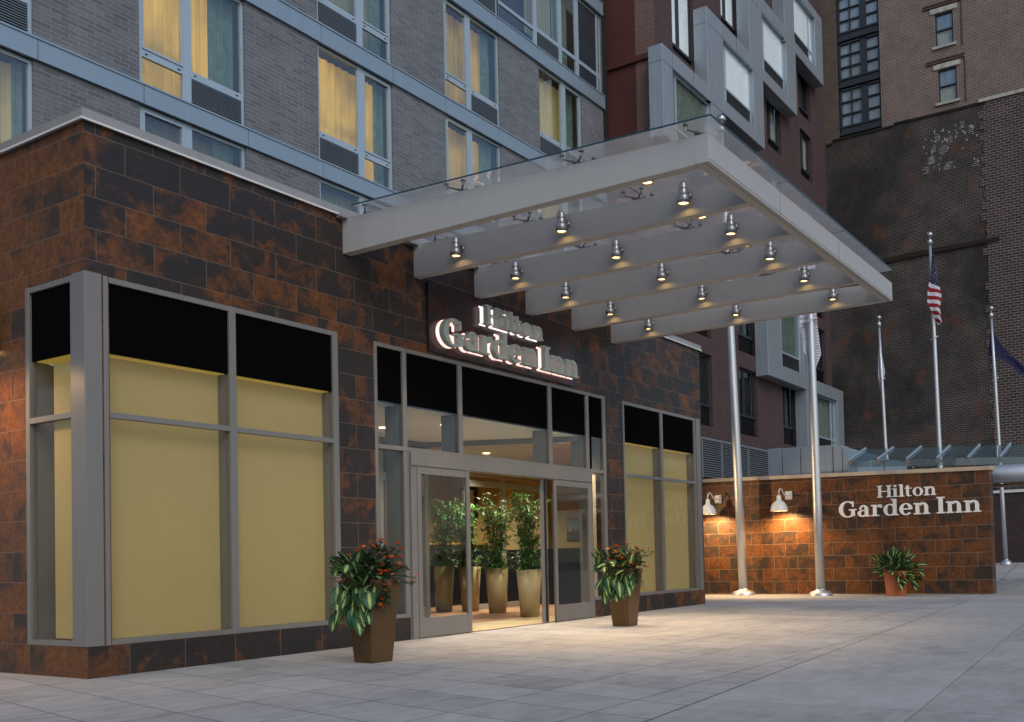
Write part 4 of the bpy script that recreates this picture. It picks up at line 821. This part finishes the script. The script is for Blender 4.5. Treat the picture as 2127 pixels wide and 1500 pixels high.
# ------------------------------------------------------------ dark red apartment building with staggered bays
rb = thing('red_brick_building', 'dark red brick building with staggered grey metal window bays', 'building', (29, 8, 0)); FY, XR, XF = 5.30, 21.60, 37.85
FL = [(5.41, 6.15, 7.90), (8.49, 9.16, 10.95), (11.45, 12.05, 13.75), (14.35, 14.85, 16.45), (17.30, 17.72, 19.35), (20.0, 20.42, 22.1), (22.75, 23.15, 24.8)]
CL = [(22.80, 24.42), (26.68, 28.18), (30.82, 32.30), (34.55, 35.98)]; CLlow = [(23.75, 25.15), (27.45, 29.1), (31.68, 33.15), (35.55, 37.10)]
bays = [('lowest of the left bays, wavy drape inside', 21.11, 25.47, 14.05, 16.93, (21.80, 24.62, 14.05, 16.42)), ('second bay up', 24.38, 29.30, 16.42, 19.66, (25.70, 28.34, 16.93, 19.12)), ('third bay up', 28.08, 32.92, 19.08, 22.35, (29.33, 31.86, 19.56, 21.80)), ('topmost bay at the corner', 31.72, 36.35, 21.72, 24.75, (32.84, 35.42, 22.18, 24.35)),
        ('lower bay left of the white flag', 28.99, 33.38, 7.74, 11.2, (30.36, 32.80, 8.32, 10.9)), ('lowest bay at the far corner', 33.05, 37.80, 5.30, 8.28, (34.28, 36.95, 5.35, 7.74))]
rh = []
def inbay(a, b, c, d): return any(not (b < q[1] + .3 or a > q[2] - .3 or d < q[3] + .55 or c > q[4] - .55) for q in bays)
for fi, (a, b, c) in enumerate(FL):
    for (x0, x1) in (CLlow if fi < 3 else CL):
        if not inbay(x0, x1, a, c): rh.append((x0, x1, a, c, b))
# W1 and W2 keep their own measured heights
rh = [h for h in rh if not (h[0] in (22.80, 26.68) and h[2] > 16)]
rh += [(22.80, 24.42, 17.60, 20.2, 17.92), (26.68, 28.18, 20.36, 22.9, 20.66)]
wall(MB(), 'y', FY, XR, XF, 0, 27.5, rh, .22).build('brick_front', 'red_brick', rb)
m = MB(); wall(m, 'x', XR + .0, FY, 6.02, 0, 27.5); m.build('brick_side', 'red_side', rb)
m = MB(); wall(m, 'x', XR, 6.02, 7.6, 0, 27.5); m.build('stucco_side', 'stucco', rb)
B(XR - .10, XR - .002, FY - .02, 7.25, 16.84, 17.02).build('string_course', 'stucco', rb)
def red_window(x0, x1, a, c, b, bright):
    y = FY + .14; m = MB(); xm = x0 + (x1 - x0) * .42
    for p, q in ((x0, x0 + .07), (xm - .09, xm + .09), (x1 - .07, x1)): m.box(p, q, y, y + .08, b, c)
    m.box(x0, x1, y - .003, y + .077, c - .07, c); m.box(x0, x1, y - .05, y + .077, b - .05, b + .04); m.box(x0, x1, y - .003, y + .077, a, a + .04)
    fo = m.build('window', 'iron', rb); B(x0 + .07, x1 - .07, y + .03, y + .036, b, c - .07).build('pane', 'glass' if bright else 'glass_dark', fo)
    lv = MB(); lv.box(x0, x1, y + .04, y + .05, a + .04, b - .05)
    nq = int((b - a) / .05)
    for q in range(nq): lv.box(x0, x1, y + .0, y + .03, a + .05 + q * (b - a - .1) / nq, a + .062 + q * (b - a - .1) / nq)
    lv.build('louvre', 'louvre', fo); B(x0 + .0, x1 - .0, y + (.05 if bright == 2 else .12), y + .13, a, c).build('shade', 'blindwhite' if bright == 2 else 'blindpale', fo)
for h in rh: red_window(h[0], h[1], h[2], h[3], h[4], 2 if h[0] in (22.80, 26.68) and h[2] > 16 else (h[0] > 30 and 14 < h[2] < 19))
for bi, (lab, x0, x1, z0, z1, (ox0, ox1, oz0, oz1)) in enumerate(bays):
    y0, y1 = 4.80, FY - .002; m = MB(); e = .004 * bi
    m.box(x0, ox0, y0 - e, y1, z0, z1); m.box(ox1, x1, y0 - e, y1, z0, z1); m.box(ox0, ox1, y0 - e, y1, oz1, z1)
    if oz0 > z0 + .05: m.box(ox0, ox1, y0 - e, y1, z0, oz0)
    fo = m.build('window_bay', 'bay', rb, bevel=.01); fo['label'] = 'grey metal window bay, ' + lab
    j = MB(); xm = (x0 + x1) / 2
    for xx in (xm, ox0 - .02): j.box(xx, xx + .012, y0 - e - .003, y0 - e + .002, oz1 + .01, z1 - .01)
    j.box(x0 + .01, ox0 - .01, y0 - e - .003, y0 - e + .002, oz1 - .02, oz1 - .008); j.box(ox1 + .01, x1 - .01, y0 - e - .003, y0 - e + .002, oz1 - .02, oz1 - .008); j.box(x0 - .003, x0 + .002, y0 + .01, y1 - .01, oz1 - .02, oz1 - .008); j.build('panel_joint', 'gap', fo)
    y = y0 + .13; f = MB(); a, b = ox0, ox1; left = bi not in (3, 5); xm = a + .42 if left else b - .46
    for p, q in ((a, a + .05), (xm - .04, xm + .04), (b - .06, b)): f.box(p, q, y, y + .07, oz0, oz1)
    f.box(a, b, y - .003, y + .066, oz1 - .06, oz1); f.box(a, b, y - .003, y + .066, oz0 + .58, oz0 + .65); f.box(a, b, y - .003, y + .066, oz0, oz0 + .05); f.build('frame', 'tframe', fo)
    lo0, lo1 = (xm + .04, b - .06) if left else (a + .05, xm - .04)
    g = MB(); g.box(a + .05, b - .06, y + .03, y + .036, oz0 + .65, oz1 - .06); (g.box(a + .05, xm - .04, y + .03, y + .036, oz0 + .05, oz0 + .58) if left else g.box(xm + .04, b - .06, y + .03, y + .036, oz0 + .05, oz0 + .58))
    g.build('pane', 'glass' if 1 <= bi <= 3 else 'glass_tower', fo); B(lo0, lo1, y + .03, y + .045, oz0 + .05, oz0 + .58).build('vent_panel', 'louvre', fo)
    cu = MB()
    if 1 <= bi <= 3: cu.box(a + .02, b - .02, y + .055, y + .065, oz0 + .02, oz1 - .02)
    else: curtain(cu, a + .02, b - .02, y + .18, oz0, oz1, .03, 10)
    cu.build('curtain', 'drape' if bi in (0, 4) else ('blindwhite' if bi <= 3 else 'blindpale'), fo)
# ventilation louvre and metal enclosure on the ground floor
t = thing('louvre_screen', 'horizontal blue grey ventilation louvres at the foot of the red building', 'louvre', (27, 5.1, 3.8)); m = MB()
for x in (24.0, 25.55, 27.85, 29.9): m.box(x - .04, x + .04, 5.18, 5.26, 3.6, 4.94)
m.box(23.5, 30.0, 5.17, 5.27, 4.90, 4.98); m.build('frame', 'vent', t); m = MB()
for q in range(16): z_ = 3.66 + q * .078; m.hexa([(23.5, 5.19, z_), (29.95, 5.19, z_), (29.95, 5.25, z_ + .03), (23.5, 5.25, z_ + .03)], [(23.5, 5.19, z_ + .025), (29.95, 5.19, z_ + .025), (29.95, 5.25, z_ + .055), (23.5, 5.25, z_ + .055)])
m.build('slats', 'vent', t); B(23.4, 30, 5.265, 5.29, 3.5, 4.95).build('backing', 'louvre', t)
t = thing('metal_enclosure', 'grey sheet metal enclosure standing behind the tile wall', 'enclosure', (20.3, .2, 2.5)); m = MB()
for a, b in ((1.22, .80), (.79, .27), (.26, -.64), (-.65, -.90)): m.box(20.0, 20.6, min(a, b) + .006, max(a, b) - .006, .3, 3.93 - .05 * (1.2 - max(a, b)) * .6)
m.build('panels', 'bay', t); B(20.015, 20.59, -.895, 1.21, .3, 3.7).build('core', 'gap', t); B(20.0, 26, -1.05, -.91, .5, 3.80).build('side_panel', 'band', t)

# ------------------------------------------------------------ dark brick buildings closing the street
XD = 38.0
db = thing('dark_brick_building', 'dark weathered brick building with bare party wall behind the flags', 'building', (40, -4, 0))
stp = [(6.2, 5.0, 19.70), (5.0, 2.17, 19.84), (2.17, 1.45, 19.93), (1.45, -1.75, 19.90)]
m = MB()
for a, b, z in stp: wall(m, 'x', XD, b, a if a < 0 else a, 0, z, sgn=1)
m.build('party_wall', 'old_brick', db)
m = MB()
for a, b, z in stp: m.box(XD - .06, XD + .5, b, a, z, z + .09)
m.build('coping', 'gap', db)
m = MB(); wall(m, 'x', XD - .03, -7.5, -1.62, 0, 19.95); m.face([(XD - .03, -1.62, 0), (XD, -1.62, 0), (XD, -1.62, 19.95), (XD - .03, -1.62, 19.95)]); m.build('pale_mortar_wall', 'old_brick_pale', db)
m = MB(); random.seed(5)
for k in range(40):   # toothed joint between the two walls
    z = .2 + k * .49; w_ = rv(.03, .25); m.box(XD - .031, XD + .05, -1.62, -1.62 + w_, z, z + .30); m.box(XD - .031, XD + .05, -1.62, -1.60, z + .30, z + .49)
m.build('toothed_joint', 'old_brick_pale', db)
B(XD - .10, XD + .5, -7.5, -1.45, 19.96, 20.10).build('stone_coping', 'stone', db)
m = MB()   # sloping old roof line scar
m.hexa([(XD - .10, 5.3, 13.75), (XD, 5.3, 13.75), (XD, -2.1, 13.95), (XD - .10, -2.1, 13.95)], [(XD - .10, 5.3, 14.0), (XD, 5.3, 14.0), (XD, -2.1, 14.12), (XD - .10, -2.1, 14.12)]); m.build('roofline_scar', 'soil', db)
m = MB()   # smears of white mortar
random.seed(77)
for k in range(65):
    y_ = rv(-1.4, 1.0); z_ = rv(17.4, 19.3) - (abs(y_ + .3) * .2); n_ = 1 if k % 5 else 4
    for q in range(n_): m.box(XD - .006, XD, y_ + rv(-.02, .02), y_ + rv(.02, .05) if n_ == 1 else y_ + rv(.1, .3), z_ + q * .085, z_ + q * .085 + (rv(.05, .12) if n_ == 1 else .018))
m.build('mortar_smears', 'blindpale', db)
B(XD + .51, XD + 6, -7.5, 6.2, 19.3, 19.5).build('roof', 'gap', db)
ub = thing('upper_brick_tower', 'weathered brick tower with a tall iron window bay rising behind the dark wall', 'building', (42, 0, 0)); XU = 39.5
hb = (3.14, 5.12, 17.0, 29.0); w1 = (-.19, .59, 23.62, 25.12); w2 = (-.27, .53, 21.05, 22.56)
wall(MB(), 'x', XU, -9, 3.12, 15, 30, [w1, w2], .18).build('brick_wall', 'upper_brick', ub)
wall(MB(), 'x', XU + .02, 5.12, 8, 15, 30).build('brown_strip', 'brown_brick', ub)
m = MB(); m.face([(XU + .5, 2.4, 15), (XU + .5, 6.15, 15), (XU + .5, 6.15, 30), (XU + .5, 2.4, 30)]); m.build('bay_recess', 'louvre', ub)
def iron_unit(zb, zt_):
    m = MB(); x = XU + .12
    m.box(x, x + .3, 3.12, 5.12, zb - .42, zb + .02); m.box(x - .05, x + .3, 3.12, 5.12, zb - .40, zb - .30); m.box(x - .05, x + .3, 3.12, 5.12, zb - .06, zb + .02)
    m.box(x, x + .3, 3.76, 4.06, zb, zt_); m.box(x, x + .3, 5.03, 5.12, zb, zt_); m.box(x, x + .3, 3.12, 3.22, zb, zt_); m.box(x + .02, x + .3, 4.52, 4.57, zb, zt_)
    for f in (1 / 3, 2 / 3): z = zb + (zt_ - zb) * f; m.box(x + .02, x + .3, 3.22, 3.76, z - .03, z + .03); m.box(x + .02, x + .3, 4.06, 5.03, z - .03, z + .03)
    m.box(x, x + .3, 3.12, 5.12, zt_ - .05, zt_ + .02); fo = m.build('iron_window', 'iron', ub); B(x + .12, x + .15, 3.2, 5.1, zb, zt_).build('pane', 'pane_pale', fo)
for zb, zt_ in ((21.12, 22.90), (23.40, 25.12), (25.62, 27.35), (27.85, 29.3), (18.85, 20.62)): iron_unit(zb, zt_)
for (y0, y1, z0, z1) in (w1, w2):
    x = XU + .08; m = MB(); m.box(x, x + .08, y0, y0 + .06, z0, z1); m.box(x, x + .08, y1 - .06, y1, z0, z1); m.box(x - .002, x + .078, y0, y1, z1 - .06, z1); m.box(x - .002, x + .078, y0, y1, z0, z0 + .06); m.box(x - .012, x + .078, y0, y1, (z0 + z1) / 2 - .03, (z0 + z1) / 2 + .03)
    fo = m.build('sash_window', 'iron', ub); B(x + .04, x + .045, y0 + .06, y1 - .06, z0 + .06, z1 - .06).build('pane', 'glass', fo)
    B(x + .06, x + .065, y0 + .06, y1 - .06, (z0 + z1) / 2, z1 - .06).build('shade', 'pane_pale', fo); cu = MB(); n = 16
    for k in range(n): a = y0 + .06 + (y1 - y0 - .12) * k / n; b = y0 + .06 + (y1 - y0 - .12) * (k + 1) / n; o_ = .02 * (k % 2); cu.face([(x + .07 + o_, a, z0), (x + .09 - o_, b, z0), (x + .09 - o_, b, (z0 + z1) / 2), (x + .07 + o_, a, (z0 + z1) / 2)])
    cu.build('curtain', 'blindpale', fo)
    B(XU - .05, XU + .1, y0 - .20, y1 + .20, z1 + .02, z1 + .24).build('lintel', 'stone', ub); B(XU - .10, XU + .1, y0 - .12, y1 + .12, z0 - .12, z0 - .01).build('sill', 'stone', ub)
    m = MB(); m.box(XU - .07, XU, y0 - .38, y1 + .50, z1 + .30, z1 + .37); m.box(XU - .05, XU, y0 - .38, y1 + .50, z1 + .42, z1 + .47); m.box(XU - .04, XU, y0 - .40, y0 - .36, z0 - .2, z1 + .3); m.build('brick_moulding', 'brown_brick', ub)

# ------------------------------------------------------------ glass walkway roof, tube and low wall at the right edge
t = thing('walkway_roof', 'low glass walkway roof on white ribs behind the lettered wall', 'glass roof', (19.7, -4, 2.6))
xl, xh = 19.0, 20.4; zl = lambda y: 3.175 + .048 * (y + 5.05); zh = lambda y: 3.59 + .047 * (y + 5.05)
yr = [-1.42 - .728 * k for k in range(8)]
m = MB()
for y in yr: m.hexa([(xl - .02, y - .022, zl(y) + .012), (xh, y - .022, zh(y) + .012), (xh, y + .022, zh(y) + .012), (xl - .02, y + .022, zl(y) + .012)], [(xl - .02, y - .022, zl(y) + .05), (xh, y - .022, zh(y) + .05), (xh, y + .022, zh(y) + .05), (xl - .02, y + .022, zl(y) + .05)])
m.build('ribs', 'tframe', t)
m = MB()
for a, b in zip(yr, yr[1:]): m.face([(xl, a, zl(a)), (xh, a, zh(a)), (xh, b, zh(b)), (xl, b, zl(b))])
m.face([(xl, yr[0], zl(yr[0])), (xl, yr[-1], zl(yr[-1])), (xl, yr[-1], zl(yr[-1]) - .17), (xl, yr[0], zl(yr[0]) - .17)]); m.build('roof_glass', 'glass_walk', t)
m = MB()
for y in yr: m.box(xl - .01, xl + .08, y - .05, y + .05, zl(y) - .10, zl(y) - .005); m.tube([(xl + .1, y - .12, 2.9), (xl + .1, y - .12, zl(y) - .02)], .02, 8); m.tube([(xl + .05, y - .02, zl(y) - .06), (xh, y - .02, zh(y) - .3)], .02, 6)
m.build('brackets', 'metal', t)
m = MB(); m.tube([(19.0, -1.0, 2.80), (19.0, -9.0, 2.76)], .215, 24); m.build('tube_beam', 'pole', t, True); B(19.0, 19.6, -9, -4.6, 2.50, 2.545).build('tube_ledge', 'coppery', t)
t = thing('low_brick_wall', 'low dark red brick wall with a white coping beyond the sign wall', 'wall', (30.2, -6, .5)); B(30.0, 30.4, -14, -1.5, .3, 2.9).build('brick', 'low_brick', t); B(29.95, 30.45, -14, -1.5, 2.905, 2.995).build('coping', 'white', t)

# assumed unseen lamp on the end wall of the entrance building, added to light the sign wall from the side passage
t = thing('assumed_passage_lamp', 'assumed small steel wall lamp, out of view, on the far end wall of the entrance building', 'wall lamp', (XE, 4.6, 2.75))
B(XE + .001, XE + .03, 4.5, 4.7, 2.65, 2.9).build('back_plate', 'steel', t); MB().lathe((XE + .12, 4.6, 2.78), [(0, .1), (.06, .09), (.075, 0), (.07, -.06)], 16).build('housing', 'steel', t, True); MB().lathe((XE + .12, 4.6, 2.72), [(0, -.02), (.068, 0)], 16).build('bulb', 'bulb', t)
l = bpy.data.lights.new('assumed_passage_light', 'SPOT'); l.energy = 700; l.spot_size = R(62); l.spot_blend = .8; l.color = (1, .66, .33); l.shadow_soft_size = .05
lo = bpy.data.objects.new('assumed_passage_light', l); COL.objects.link(lo); lo.location = (.30, -.10, -.10); lo.parent = t
lo.rotation_euler = (Vector((XE + .14, 4.6, 2.7)) - Vector((17.8, -2.0, 1.3))).to_track_quat('Z', 'Y').to_euler()
